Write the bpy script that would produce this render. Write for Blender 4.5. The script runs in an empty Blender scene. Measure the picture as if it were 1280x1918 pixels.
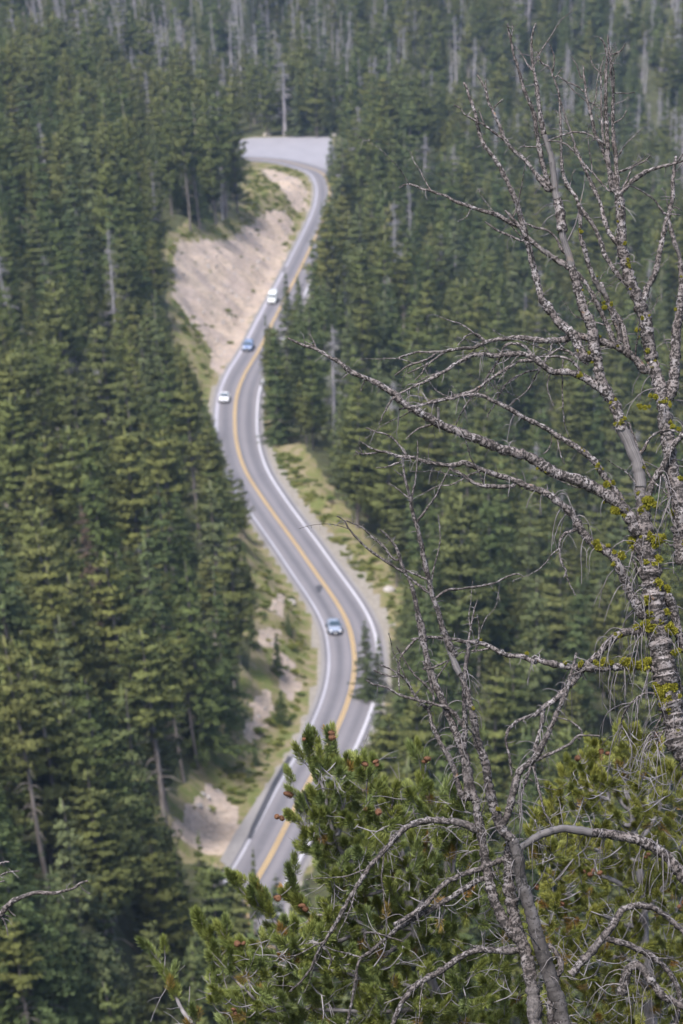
import bpy, math, random
import numpy as np
from mathutils import Vector, Matrix

# ------------------------------------------------------------------ camera, sky, sun
SC = bpy.context.scene
COL = SC.collection
CAMZ, PITCH, F = 119.0, math.radians(15.57), 5333.0
cam_d = bpy.data.cameras.new('camera')
cam_d.sensor_fit = 'HORIZONTAL'; cam_d.sensor_width = 24.0; cam_d.lens = 100.0
cam_d.clip_start = 0.5; cam_d.clip_end = 12000
cam_d.dof.use_dof = True; cam_d.dof.focus_distance = 17.0; cam_d.dof.aperture_fstop = 4.2
cam = bpy.data.objects.new('camera', cam_d); COL.objects.link(cam)
cam.location = (0, 0, CAMZ); cam.rotation_euler = (math.pi/2 - PITCH, 0, 0)
SC.camera = cam

SUN_EL, SUN_AZ = math.radians(62), math.radians(-150)     # azimuth from +Y, negative = to the left
w = bpy.data.worlds.new('World'); SC.world = w; w.use_nodes = True
nt = w.node_tree; bg = nt.nodes['Background']
sky = nt.nodes.new('ShaderNodeTexSky'); sky.sky_type = 'NISHITA'; sky.sun_disc = False
sky.sun_elevation = SUN_EL; sky.sun_rotation = SUN_AZ
sky.air_density = 1.0; sky.dust_density = 3.0; sky.ozone_density = 1.0
nt.links.new(sky.outputs[0], bg.inputs[0]); bg.inputs[1].default_value = 0.11
sun_d = bpy.data.lights.new('sun', 'SUN'); sun_d.energy = 2.1; sun_d.angle = math.radians(11)
sun_d.color = (1.0, 0.975, 0.95)
sun = bpy.data.objects.new('sun', sun_d); COL.objects.link(sun)
sdir = Vector((math.sin(SUN_AZ)*math.cos(SUN_EL), math.cos(SUN_AZ)*math.cos(SUN_EL), math.sin(SUN_EL)))
sun.rotation_euler = (-sdir).to_track_quat('-Z', 'Y').to_euler()
SC.view_settings.view_transform = 'Standard'; SC.view_settings.look = 'None'
SC.view_settings.exposure = 1.6; SC.view_settings.gamma = 1.0
SC.view_settings.use_curve_mapping = False
SC.cycles.max_bounces = 6; SC.cycles.diffuse_bounces = 3; SC.cycles.glossy_bounces = 2
SC.cycles.transmission_bounces = 2; SC.cycles.volume_bounces = 0; SC.cycles.transparent_max_bounces = 8

rng = np.random.default_rng(7)
random.seed(7)

# ------------------------------------------------------------------ helpers
FWD = np.array([0, math.cos(PITCH), -math.sin(PITCH)]); UP = np.array([0, math.sin(PITCH), math.cos(PITCH)])
CAM = np.array([0, 0, CAMZ])
def ray(px, py):
    px = np.asarray(px, float); py = np.asarray(py, float)
    return ((px-640)/F)[..., None]*np.array([1., 0, 0]) + ((959-py)/F)[..., None]*UP + FWD
def at_depth(px, py, d): return CAM + ray(px, py)*np.asarray(d, float)[..., None]
def project(p):
    q = np.asarray(p, float)-CAM; d = q@FWD
    return 640+F*q[..., 0]/d, 959-F*(q@UP)/d, d
def on_plane(px, py, z=0.0):
    r = ray(px, py); return CAM + r*((z-CAMZ)/r[..., 2])[..., None]
def smooth(t): t = np.clip(t, 0, 1); return t*t*(3-2*t)

def hashn(ix, iy, s):
    h = np.sin(ix*127.1+iy*311.7+s*74.7)*43758.5453
    return h-np.floor(h)
def vnoise(x, y, s=0):
    ix = np.floor(x); iy = np.floor(y); fx = smooth(x-ix); fy = smooth(y-iy)
    a = hashn(ix, iy, s); b = hashn(ix+1, iy, s); c = hashn(ix, iy+1, s); d = hashn(ix+1, iy+1, s)
    return (a*(1-fx)+b*fx)*(1-fy)+(c*(1-fx)+d*fx)*fy
def fbm(x, y, s=0, o=4):
    t = 0; a = 0.5
    for k in range(o): t = t+a*vnoise(x*2**k, y*2**k, s+k); a *= 0.5
    return t
def in_poly(poly, x, y):
    poly = np.asarray(poly, float); r = np.zeros(np.shape(x), bool); n = len(poly)
    for i in range(n):
        x0, y0 = poly[i]; x1, y1 = poly[(i+1) % n]
        if y0 == y1: continue
        c = ((y0 > y) != (y1 > y)) & (x < (x1-x0)*(y-y0)/(y1-y0)+x0); r ^= c
    return r
def catmull(P, step):
    P = np.asarray(P, float)
    if len(P) == 2: P = np.array([P[0], (P[0]+P[1])/2, P[1]])
    Q = np.vstack([2*P[0]-P[1], P, 2*P[-1]-P[-2]]); out = []
    for i in range(1, len(Q)-2):
        n = max(1, int(np.linalg.norm(Q[i+1][:3]-Q[i][:3])/step))
        t = (np.arange(n)/n)[:, None]
        out.append(0.5*((2*Q[i])+(-Q[i-1]+Q[i+1])*t+(2*Q[i-1]-5*Q[i]+4*Q[i+1]-Q[i+2])*t**2+(-Q[i-1]+3*Q[i]-3*Q[i+1]+Q[i+2])*t**3))
    out.append(P[-1:]); return np.vstack(out)

class Buf:
    """collects vertices and faces for ONE mesh"""
    def __init__(s): s.v = []; s.f = []; s.m = []; s.uv = []; s.n = 0
    def add(s, v, f, mat=0, uv=None):
        v = np.asarray(v, float); f = np.asarray(f, int)
        s.v.append(v); s.f.append(f+s.n); s.m.append(np.full(len(f), mat)); s.n += len(v)
        s.uv.append(np.zeros((len(v), 2)) if uv is None else uv)
    def mesh(s, name, mats, shade=True, normals=None):
        me = bpy.data.meshes.new(name)
        V = np.vstack(s.v); F_ = s.f
        me.vertices.add(len(V)); me.vertices.foreach_set('co', V.astype('f').ravel())
        li = np.concatenate([f.ravel() for f in F_]); sz = np.concatenate([np.full(len(f), f.shape[1]) for f in F_])
        me.loops.add(len(li)); me.loops.foreach_set('vertex_index', li.astype('i'))
        me.polygons.add(len(sz)); st = np.concatenate([[0], np.cumsum(sz)[:-1]])
        me.polygons.foreach_set('loop_start', st.astype('i'))
        me.polygons.foreach_set('material_index', np.concatenate(s.m).astype('i'))
        me.polygons.foreach_set('use_smooth', np.full(len(sz), shade))
        uvl = me.uv_layers.new(name='UVMap'); U = np.vstack(s.uv)
        uvl.data.foreach_set('uv', U[li].astype('f').ravel())
        for m in mats: me.materials.append(m)
        me.update(calc_edges=True)
        if normals is not None: me.normals_split_custom_set_from_vertices(normals)
        return me
def obj(name, me, parent=None, loc=(0, 0, 0), rot=(0, 0, 0), sc=None):
    o = bpy.data.objects.new(name, me); COL.objects.link(o); o.location = loc; o.rotation_euler = rot
    if sc is not None: o.scale = sc if hasattr(sc, '__len__') else (sc, sc, sc)
    if parent is not None: o.parent = parent
    return o
def tag(o, label=None, cat=None, group=None, kind=None):
    if label: o['label'] = label
    if cat: o['category'] = cat
    if group: o['group'] = group
    if kind: o['kind'] = kind
    return o
def copy_tree(o, parent=None):
    c = o.copy(); COL.objects.link(c)
    if parent is not None: c.parent = parent
    for ch in list(o.children): copy_tree(ch, c)
    return c

def frames(P):
    T = np.gradient(P, axis=0); T /= np.linalg.norm(T, axis=1)[:, None]+1e-9
    a = np.array([0, 0, 1.]) if abs(T[0][2]) < 0.9 else np.array([1., 0, 0])
    N = np.cross(T[0], a); N /= np.linalg.norm(N); Ns = [N]
    for i in range(1, len(P)):
        N = N-T[i]*np.dot(N, T[i]); N /= np.linalg.norm(N)+1e-9; Ns.append(N)
    Ns = np.array(Ns); return T, Ns, np.cross(T, Ns)
def tube(buf, P, R, sides=6, mat=0, jit=0.0, v0=0.0, r=rng):
    P = np.asarray(P, float); n = len(P); R = np.broadcast_to(R, (n,))
    T, N, B = frames(P); a = np.arange(sides)*2*np.pi/sides
    RR = R[:, None]*np.ones(sides)
    if jit: RR = RR*(1+jit*(r.random((n, sides))-0.5)+jit*1.2*(r.random((n, 1))-0.5))
    V = P[:, None]+RR[..., None]*(np.cos(a)[None, :, None]*N[:, None]+np.sin(a)[None, :, None]*B[:, None])
    i = np.arange(n-1)[:, None]*sides; k = np.arange(sides)[None]; k2 = (k+1) % sides
    Fq = np.stack([i+k, i+k2, i+sides+k2, i+sides+k], -1).reshape(-1, 4)
    L = np.concatenate([[0], np.cumsum(np.linalg.norm(np.diff(P, axis=0), axis=1))])+v0
    uv = np.stack([np.broadcast_to(np.abs(2*a/(2*np.pi)-1), (n, sides)), np.broadcast_to(L[:, None], (n, sides))], -1).reshape(-1, 2)
    buf.add(V.reshape(-1, 3), Fq, mat, uv)
    tip = P[-1]+T[-1]*R[-1]*0.8                                       # close the far end
    buf.add(np.vstack([V[-1], tip]), np.stack([np.arange(sides), (np.arange(sides)+1) % sides, np.full(sides, sides)], -1), mat,
            np.full((sides+1, 2), [0.5, L[-1]]))

def mat(name, base=(0.5, 0.5, 0.5), rough=0.9, spec=0.2, metal=0.0):
    m = bpy.data.materials.new(name); m.use_nodes = True; b = m.node_tree.nodes['Principled BSDF']
    b.inputs['Base Color'].default_value = (*base, 1); b.inputs['Roughness'].default_value = rough
    b.inputs['Specular IOR Level'].default_value = spec; b.inputs['Metallic'].default_value = metal
    return m
class G:
    """small node-graph writer"""
    def __init__(s, m): s.t = m.node_tree; s.b = s.t.nodes['Principled BSDF']
    def n(s, k, **kw):
        q = s.t.nodes.new('ShaderNode'+k)
        for a, v in kw.items(): setattr(q, a, v)
        return q
    def l(s, a, b): s.t.links.new(a, b)
    def noise(s, vec, scale, detail=4, rough=0.6):
        q = s.n('TexNoise'); q.inputs['Scale'].default_value = scale; q.inputs['Detail'].default_value = detail
        q.inputs['Roughness'].default_value = rough
        if vec is not None: s.l(vec, q.inputs['Vector'])
        return q.outputs['Fac']
    def ramp(s, fac, stops, interp='LINEAR'):
        q = s.n('ValToRGB'); q.color_ramp.interpolation = interp; e = q.color_ramp.elements
        while len(e) < len(stops): e.new(0.5)
        for el, (p, c) in zip(e, stops): el.position = p; el.color = (*c, 1)
        s.l(fac, q.inputs[0]); return q.outputs[0]
    def mix(s, fac, a, b, mode='MIX'):
        q = s.n('MixRGB', blend_type=mode)
        for sock, v in ((q.inputs[0], fac), (q.inputs[1], a), (q.inputs[2], b)):
            if hasattr(v, 'is_linked') or hasattr(v, 'links'): s.l(v, sock)
            elif isinstance(v, (int, float)): sock.default_value = v if sock == q.inputs[0] else (v, v, v, 1)
            else: sock.default_value = (*v, 1)
        return q.outputs[0]
    def math(s, op, a, b=0.0):
        q = s.n('Math', operation=op)
        for sock, v in ((q.inputs[0], a), (q.inputs[1], b)):
            if isinstance(v, (int, float)): sock.default_value = v
            else: s.l(v, sock)
        return q.outputs[0]
    def mapping(s, vec, sc):
        q = s.n('Mapping'); q.inputs['Scale'].default_value = sc; s.l(vec, q.inputs[0]); return q.outputs[0]
    def base(s, c): s.l(c, s.b.inputs['Base Color'])
    def bump(s, h, strength, dist):
        q = s.n('Bump'); q.inputs['Strength'].default_value = strength; q.inputs['Distance'].default_value = dist
        s.l(h, q.inputs['Height']); s.l(q.outputs[0], s.b.inputs['Normal'])

# ------------------------------------------------------------------ materials
def m_foliage(name, cols, clump=0.5):
    m = mat(name, rough=0.85, spec=0.12); g = G(m); tc = g.n('TexCoord'); oi = g.n('ObjectInfo')
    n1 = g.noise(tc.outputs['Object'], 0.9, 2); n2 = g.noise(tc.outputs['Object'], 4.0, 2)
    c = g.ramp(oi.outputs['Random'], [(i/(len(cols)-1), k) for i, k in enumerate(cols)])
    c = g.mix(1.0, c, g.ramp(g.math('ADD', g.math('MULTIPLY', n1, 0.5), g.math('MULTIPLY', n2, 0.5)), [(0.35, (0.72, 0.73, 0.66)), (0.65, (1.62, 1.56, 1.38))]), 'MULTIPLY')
    g.base(c); return m
M = {}
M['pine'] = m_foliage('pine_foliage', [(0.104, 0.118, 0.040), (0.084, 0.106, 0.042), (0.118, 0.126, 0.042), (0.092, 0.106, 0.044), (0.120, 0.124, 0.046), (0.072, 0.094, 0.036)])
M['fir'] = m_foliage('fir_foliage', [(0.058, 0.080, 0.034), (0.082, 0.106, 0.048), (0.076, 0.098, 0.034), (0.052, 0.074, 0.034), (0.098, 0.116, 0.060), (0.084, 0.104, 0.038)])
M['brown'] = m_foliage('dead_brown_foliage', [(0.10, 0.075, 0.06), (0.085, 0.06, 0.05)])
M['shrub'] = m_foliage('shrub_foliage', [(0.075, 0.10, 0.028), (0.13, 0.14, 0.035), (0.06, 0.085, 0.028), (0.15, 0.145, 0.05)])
def m_wood(name, a, b, sc=3):
    m = mat(name, rough=0.85, spec=0.15); g = G(m); tc = g.n('TexCoord'); oi = g.n('ObjectInfo')
    n = g.noise(g.mapping(tc.outputs['Object'], (1, 1, 0.25)), sc, 4)
    c = g.ramp(n, [(0.3, a), (0.7, b)]); g.base(c); return m
M['trunk'] = m_wood('conifer_bark', (0.09, 0.075, 0.066), (0.20, 0.175, 0.16))
M['snag'] = m_wood('weathered_snag_wood', (0.24, 0.22, 0.225), (0.48, 0.44, 0.45))
M['snag_fine'] = m_wood('grey_dead_twigs', (0.15, 0.14, 0.145), (0.25, 0.235, 0.24))

def m_deadbark(name='flaking_dead_bark', q=1.0):
    m = mat(name, rough=0.8, spec=0.2); g = G(m); tc = g.n('TexCoord'); uv = tc.outputs['UV']; ob = tc.outputs['Object']
    band = g.noise(g.mapping(uv, (3.0, 42, 1)), 1.0, 4, 0.72)
    fine = g.noise(ob, 75, 3); patch = g.noise(ob, 14, 3); big = g.noise(ob, 3.0, 2)
    light = g.ramp(patch, [(0.3, (0.095*q, 0.078*q, 0.073*q)), (0.5, (0.20*q, 0.172*q, 0.165*q)), (0.72, (0.34*q, 0.315*q, 0.318*q))])
    k = g.math('ADD', g.math('MULTIPLY', band, 0.62), g.math('MULTIPLY', fine, 0.38))
    crack = g.ramp(k, [(0.475, (0, 0, 0)), (0.535, (1, 1, 1))])
    c = g.mix(crack, (0.022, 0.019, 0.018), light)
    c = g.mix(g.ramp(big, [(0.60, (0, 0, 0)), (0.72, (1, 1, 1))]), c, g.ramp(fine, [(0.3, (0.035, 0.032, 0.032)), (0.7, (0.13, 0.115, 0.11))]))
    c = g.mix(g.ramp(g.noise(ob, 9, 2), [(0.71, (0, 0, 0)), (0.78, (1, 1, 1))]), c, (0.24, 0.145, 0.085))
    g.base(c); g.bump(k, 0.7, 0.006); return m
M['dbark'] = m_deadbark(q=0.80); M['dbark2'] = m_deadbark('darker_dead_bark', 0.62)
def m_greybark():
    m = mat('smooth_grey_bark', rough=0.75, spec=0.2); g = G(m); tc = g.n('TexCoord'); uv = tc.outputs['UV']; ob = tc.outputs['Object']
    band = g.noise(g.mapping(uv, (2.0, 40, 1)), 1.0, 3, 0.7); fine = g.noise(ob, 90, 3); patch = g.noise(ob, 7, 3)
    c = g.ramp(patch, [(0.3, (0.035, 0.031, 0.030)), (0.5, (0.066, 0.059, 0.057)), (0.75, (0.13, 0.121, 0.123))])
    k = g.math('ADD', g.math('MULTIPLY', band, 0.6), g.math('MULTIPLY', fine, 0.4))
    c = g.mix(g.ramp(k, [(0.43, (0, 0, 0)), (0.50, (1, 1, 1))]), (0.03, 0.027, 0.026), c)
    g.base(c); g.bump(k, 0.5, 0.004); return m
M['gbark'] = m_greybark()
def m_bare():
    m = mat('bare_silver_wood', rough=0.7, spec=0.25); g = G(m); tc = g.n('TexCoord')
    s = g.noise(g.mapping(tc.outputs['UV'], (26, 3, 1)), 1.0, 4); p = g.noise(tc.outputs['Object'], 6, 2)
    c = g.ramp(s, [(0.3, (0.05, 0.045, 0.044)), (0.6, (0.135, 0.123, 0.122))])
    c = g.mix(g.ramp(p, [(0.60, (0, 0, 0)), (0.75, (1, 1, 1))]), c, (0.20, 0.14, 0.095)); g.base(c); g.bump(s, 0.3, 0.002); return m
M['bare'] = m_bare()
M['twig'] = m_wood('silver_twig_bark', (0.055, 0.049, 0.049), (0.21, 0.19, 0.192), 30)
M['ltwig'] = m_wood('live_twig_bark', (0.09, 0.082, 0.082), (0.25, 0.232, 0.24), 20)
def m_needles(name, a, b, c3):
    m = mat(name, rough=0.55, spec=0.35); g = G(m); oi = g.n('ObjectInfo'); tc = g.n('TexCoord')
    c = g.ramp(oi.outputs['Random'], [(0.0, a), (0.45, b), (0.8, c3), (1.0, a)])
    c = g.mix(1.0, c, g.ramp(g.noise(tc.outputs['UV'], 60, 1), [(0.35, (0.5, 0.52, 0.5)), (0.65, (1.6, 1.55, 1.45))]), 'MULTIPLY')
    g.base(c); return m
M['needle'] = m_needles('whitebark_needles', (0.105, 0.132, 0.036), (0.155, 0.175, 0.042), (0.125, 0.160, 0.058))
M['needle2'] = m_needles('yellowish_needles', (0.145, 0.155, 0.034), (0.190, 0.192, 0.042), (0.120, 0.140, 0.036))
M['needle_old'] = m_needles('orange_old_needles', (0.20, 0.105, 0.025), (0.15, 0.10, 0.028), (0.17, 0.125, 0.03))
def m_simple_noise(name, a, b, scale, rough=0.9):
    m = mat(name, rough=rough, spec=0.15); g = G(m); tc = g.n('TexCoord'); n = g.noise(tc.outputs['Object'], scale, 4)
    g.base(g.ramp(n, [(0.3, a), (0.7, b)])); g.bump(n, 0.4, 0.01); return m
M['cone'] = m_simple_noise('cone_scales', (0.075, 0.038, 0.026), (0.22, 0.115, 0.065), 90)
M['lichen'] = m_simple_noise('wolf_lichen', (0.13, 0.125, 0.014), (0.25, 0.235, 0.032), 60)
M['rock'] = m_simple_noise('grey_rock', (0.18, 0.16, 0.15), (0.36, 0.33, 0.31), 1.5)
M['paleboulder'] = m_simple_noise('pale_boulder', (0.40, 0.35, 0.28), (0.55, 0.50, 0.42), 2)

def m_ground():
    m = mat('hillside_ground', rough=0.95, spec=0.1); g = G(m); geo = g.n('NewGeometry'); P = geo.outputs['Position']
    at = g.n('Attribute', attribute_name='cover'); sep = g.n('SeparateColor'); g.l(at.outputs['Color'], sep.inputs[0])
    n1 = g.noise(P, 0.35, 5, 0.65); n2 = g.noise(P, 1.6, 4, 0.7); n3 = g.noise(g.mapping(P, (1, 1, 0.3)), 0.12, 3)
    forest = g.ramp(n1, [(0.3, (0.035, 0.032, 0.02)), (0.55, (0.055, 0.06, 0.028)), (0.75, (0.09, 0.08, 0.05))])
    grass = g.ramp(n1, [(0.25, (0.060, 0.078, 0.026)), (0.40, (0.10, 0.110, 0.036)), (0.50, (0.14, 0.125, 0.060)), (0.60, (0.185, 0.152, 0.10)), (0.74, (0.085, 0.095, 0.036))])
    soil = g.ramp(n2, [(0.25, (0.22, 0.165, 0.125)), (0.5, (0.33, 0.265, 0.21)), (0.75, (0.43, 0.36, 0.30))])
    soil = g.mix(g.ramp(n3, [(0.45, (0, 0, 0)), (0.60, (0.6, 0.6, 0.6))]), soil, (0.25, 0.205, 0.19))
    soil = g.mix(g.ramp(g.noise(g.mapping(P, (0.5, 0.5, 2.0)), 0.9, 5, 0.8), [(0.36, (0.75, 0.75, 0.75)), (0.50, (0, 0, 0))]), soil, (0.17, 0.14, 0.115))
    gravel = g.ramp(n2, [(0.3, (0.15, 0.135, 0.115)), (0.7, (0.26, 0.235, 0.205))])
    def edge(ch): return g.ramp(g.math('ADD', ch, g.math('MULTIPLY', g.math('SUBTRACT', n2, 0.5), 0.9)), [(0.42, (0, 0, 0)), (0.58, (1, 1, 1))])
    c = g.mix(edge(sep.outputs[1]), forest, grass); c = g.mix(edge(sep.outputs[2]), c, gravel); c = g.mix(edge(sep.outputs[0]), c, soil)
    g.base(c); g.bump(n2, 0.6, 0.3); return m
M['ground'] = m_ground()
def m_asphalt():
    m = mat('worn_asphalt', rough=0.8, spec=0.3); g = G(m); tc = g.n('TexCoord'); uv = tc.outputs['UV']; geo = g.n('NewGeometry')
    sx = g.n('SeparateXYZ'); g.l(uv, sx.inputs[0])
    # wheel tracks: two paler strips in each lane; u runs 0..1 across the carriageway
    lane = g.math('FRACT', g.math('MULTIPLY', sx.outputs[0], 2.0))
    tr = g.math('COSINE', g.math('MULTIPLY', g.math('SUBTRACT', lane, 0.25), 4*math.pi))
    n = g.noise(geo.outputs['Position'], 1.2, 4); nl = g.noise(g.mapping(uv, (9, 0.02, 1)), 1.0, 3)
    n = g.math('ADD', g.math('MULTIPLY', n, 0.6), g.math('MULTIPLY', g.noise(geo.outputs['Position'], 0.12, 3), 0.55)); k = g.math('ADD', g.math('MULTIPLY', tr, 0.16), g.math('ADD', g.math('MULTIPLY', n, 0.42), g.math('MULTIPLY', nl, 0.5)))
    c = g.ramp(k, [(0.22, (0.088, 0.084, 0.094)), (0.80, (0.168, 0.156, 0.166))])
    g.base(c); g.bump(g.noise(geo.outputs['Position'], 40, 2), 0.2, 0.01); return m
M['asphalt'] = m_asphalt()
def m_worn(name, a, b):
    m = mat(name, rough=0.7, spec=0.3); g = G(m); geo = g.n('NewGeometry'); n = g.math('ADD', g.math('MULTIPLY', g.noise(geo.outputs['Position'], 2.0, 4), 0.5), g.math('MULTIPLY', g.noise(g.mapping(geo.outputs['Position'], (1, 0.4, 1)), 0.25, 4), 0.5))
    g.base(g.ramp(n, [(0.3, a), (0.7, b)])); return m
M['yellow'] = m_worn('yellow_road_paint', (0.31, 0.21, 0.09), (0.41, 0.29, 0.13))
M['white'] = m_worn('white_road_paint', (0.28, 0.275, 0.30), (0.42, 0.41, 0.44))
M['gutter'] = m_worn('pale_concrete_gutter', (0.24, 0.23, 0.26), (0.33, 0.315, 0.35))
M['oldline'] = m_worn('worn_white_paint', (0.22, 0.215, 0.24), (0.33, 0.32, 0.35))
M['gravel'] = m_worn('fine_grey_gravel', (0.185, 0.178, 0.196), (0.245, 0.235, 0.255))
M['apron'] = m_worn('grey_gravel_apron', (0.14, 0.13, 0.125), (0.21, 0.195, 0.19))
M['drain'] = m_worn('painted_shadow_dark', (0.03, 0.03, 0.035), (0.06, 0.058, 0.065))  # near-black shadow colour for the ditch and the patch on the lane

# ------------------------------------------------------------------ the road, traced to the valley floor (z = 0)
YEL = [(455,1700),(500,1618),(533.5,1551),(573,1475),(592,1442),(613,1405),(638,1350),(656.5,1300),(665,1250),(663,1217),(654,1171),(629,1125),
       (596,1079),(558.5,1025),(525,979),(492,933),(462.6,887.5),(448,850),(441,814),(440,775),(444.5,736),(460,697),(483.6,658),(511,603),
       (541,545),(565.6,496),(599,427),(615,385),(618,352),(606.6,326),(590,317),(573,312),(534,301.6),(495,297.6),(455,296),(400,297),(340,300)]
LW = [(0,3.1),(240,3.1),(300,3.2),(380,3.4),(430,3.4),(480,3.2),(560,3.3),(700,3.4),(900,3.6)]
RW = [(0,3.3),(240,3.3),(300,3.3),(360,3.2),(430,3.4),(500,4.0),(560,3.8),(700,3.6),(900,3.6)]
yc = on_plane([p[0] for p in YEL], [p[1] for p in YEL])[:, :2]
d0 = yc[0]-yc[1]; d0 /= np.linalg.norm(d0)
yc = np.vstack([yc[0]+[60, -12], yc[0]+[30, -18], yc[0]+[12, -16], yc[0]+[2.5, -10], yc])
CL = catmull(np.c_[yc, np.zeros(len(yc))], 2.0)[:, :2]
for _ in range(6): CL[1:-1] = (CL[:-2]+2*CL[1:-1]+CL[2:])/4
TN = np.gradient(CL, axis=0); TN /= np.linalg.norm(TN, axis=1)[:, None]; NL = np.c_[-TN[:, 1], TN[:, 0]]   # NL = left of the direction away from camera
wl = np.interp(CL[:, 1], *zip(*LW)); wr = np.interp(CL[:, 1], *zip(*RW))
CLs = np.concatenate([[0], np.cumsum(np.linalg.norm(np.diff(CL, axis=0), axis=1))])
mono = [0]
for i in range(1, len(CL)):
    if CL[i, 1] > CL[mono[-1], 1]+0.2: mono.append(i)
mono = np.array(mono); MY, MX = CL[mono, 1], CL[mono, 0]
ykeep = MY > yc[4][1]-9; LOWC = CL[(CL[:, 1] < yc[4][1]+2)][::2]; MY, MX = MY[ykeep], MX[ykeep]
def xroad(Y): return np.interp(Y, MY, MX)
Ytop = MY[-1]

def height(x, y):
    x = np.asarray(x, float); y = np.asarray(y, float)
    xc = xroad(y)
    wlf = np.interp(y, [0, 250, 300, 335, 350, 380, 2000], [5.5, 6.5, 6.8, 6.2, 5.2, 5.0, 5.0])
    lef = xc-wlf; lef = np.where(y > Ytop-60, lef+(-33-lef)*smooth((y-Ytop+60)/45), lef)
    rig = xc+np.interp(y, [0, 380, 430, 2000], [5.0, 5.0, 5.2, 5.2]); rig = np.where(y > Ytop-30, np.maximum(rig, rig+(14-rig)*smooth((y-Ytop+30)/25)), rig)
    tl = lef-x; tr = x-rig
    A = np.interp(y, [200, 260, 300, 335, 360, 400, 450, 490, 540, 600, 640, 690, 730, 760], [3, 4, 6, 6, 4, 4, 2.5, 6, 12, 13, 11, 6, 2, 0.5])
    W = A*1.5+2
    hl = A*smooth(tl/W)+0.24*np.maximum(tl-W*0.7, 0)
    hl = np.minimum(np.where(hl > 26, 26+(hl-26)*0.3, hl), 60)
    hr = -0.10*np.clip(tr, 0, 6)-0.42*np.clip(tr-6, 0, 46)+0.16*np.clip(tr-70, 0, 190)
    h = np.where(tl > 0, hl, 0)+np.where(tr > 0, hr, 0)
    off = smooth(np.maximum(tl, tr)/10)
    h = h+off*(fbm(x/22, y/22, 3)-0.47)*5+smooth(np.maximum(tl, tr)/3)*(fbm(x/3.0, y/3.0, 9)-0.47)*2.2+smooth((np.maximum(tl, tr)-1)/3)*np.abs(fbm(x/7+2, y/4, 19)-0.47)*5.0
    far = 0.10*np.maximum(y-870, 0)+0.12*np.maximum(y-930, 0); h = h+far*smooth((1800-y)/400+0.2)
    near = 117.2-0.62*np.abs(y)+(fbm(x/4, y/4, 5)-0.5)*0.6
    near = np.where(y < 0, 117.2-0.25*y*0-0.1*np.abs(y), near)
    h = h+smooth((np.maximum(tl, tr)-2)/10)*np.clip((315-y)*0.13, 0, 13)
    if np.any(y < 320):
        dm = np.full(np.shape(h), 1e9)
        for q_ in LOWC: dm = np.minimum(dm, np.hypot(x-q_[0], y-q_[1]))
        h = h*smooth((dm-5.5)/9)
    k = 6.0; hh = np.clip(0.5+0.5*(near-h)/k, 0, 1)
    out = h*(1-hh)+near*hh+k*hh*(1-hh)*0.0
    out = np.where(near-h > k, near, out)
    flat = np.maximum(tl, tr) <= 0
    return np.where(flat & (near < 0), -0.14, out-0.14)

# visible open ground (carriageway, verges, cut banks) as seen in the photograph; used to keep trees off real places
OPEN = [(452,262),(470,257),(612,256),(609,290),(606,325),(612,345),(610,385),(596,432),(575,470),(560,497),(540,520),(545,545),(526,562),(513,610),(498,585),(490,650),(486,690),(484,740),
        (488,785),(505,810),(555,840),(592,890),(620,935),(660,990),(690,1035),(725,1070),(742,1110),(742,1145),(728,1172),(712,1195),(700,1215),(682,1250),(690,1290),(700,1320),
        (680,1390),(650,1450),(600,1560),(560,1620),(530,1655),(440,1640),(418,1612),(395,1598),(380,1572),(362,1600),(340,1590),(318,1560),(352,1520),(388,1475),(420,1442),(445,1385),
        (478,1320),(494,1250),(488,1180),(485,1120),(478,1050),(465,985),(458,950),(445,900),(430,860),(415,815),(407,770),(388,740),(375,705),(345,660),(338,620),
        (328,570),(316,520),(312,470),(330,440),(385,428),(420,415),(450,405),(461,370),(467,325),(456,300)]
BANKS = [[(330,455),(352,448),(420,450),(470,418),(500,393),(535,395),(548,420),(545,450),(527,495),(512,545),(490,578),(467,605),(452,650),(430,682),(402,702),(390,685),(396,652),(380,622),(352,600),(332,560),(322,510)],
         [(490,318),(520,320),(562,336),(578,362),(574,395),(552,398),(538,372),(520,345),(495,330)],
         [(395,1470),(420,1480),(442,1520),(448,1548),(424,1592),(400,1603),(340,1583),(318,1560),(352,1520),(372,1497)],
         [(488,1180),(520,1175),(530,1200),(505,1215),(486,1205)],[(515,1215),(545,1235),(560,1290),(540,1320),(520,1270)],[(478,1310),(500,1290),(515,1330),(480,1370),(462,1395),(455,1370)],[(505,1120),(530,1110),(535,1150),(512,1160)]]
GRAVELS = [[(488,800),(505,825),(560,930),(610,990),(660,1040),(705,1110),(735,1170),(715,1215),(690,1160),(640,1080),(560,965),(500,870)],[(585,1170),(612,1230),(614,1290),(580,1380),(560,1400),(575,1330),(592,1270),(590,1220)]]

# ------------------------------------------------------------------ ground sheet
def axis(vals): return np.unique(np.round(np.concatenate(vals), 3))
gx = axis([np.geomspace(115, 5000, 22), -np.geomspace(115, 5000, 22), np.arange(-110, 110.1, 0.95)])
gy = axis([-np.geomspace(20, 1000, 10), np.arange(-15, 200, 4), np.arange(200, 880, 1.1), np.arange(880, 1250, 5), np.geomspace(1260, 7000, 22)])
X, Y = np.meshgrid(gx, gy); Z = height(X, Y)
nY, nX = X.shape
idx = np.arange(nX*nY).reshape(nY, nX)
q = np.stack([idx[:-1, :-1], idx[:-1, 1:], idx[1:, 1:], idx[1:, :-1]], -1).reshape(-1, 4)
b = Buf(); P = np.c_[X.ravel(), Y.ravel(), Z.ravel()]; b.add(P, q, 0, P[:, :2]*0.1)
me = b.mesh('hillside_ground', [M['ground']])
px, py, dd = project(P); rng_ok = (dd > 200) & (P[:, 1] < 900)
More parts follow.
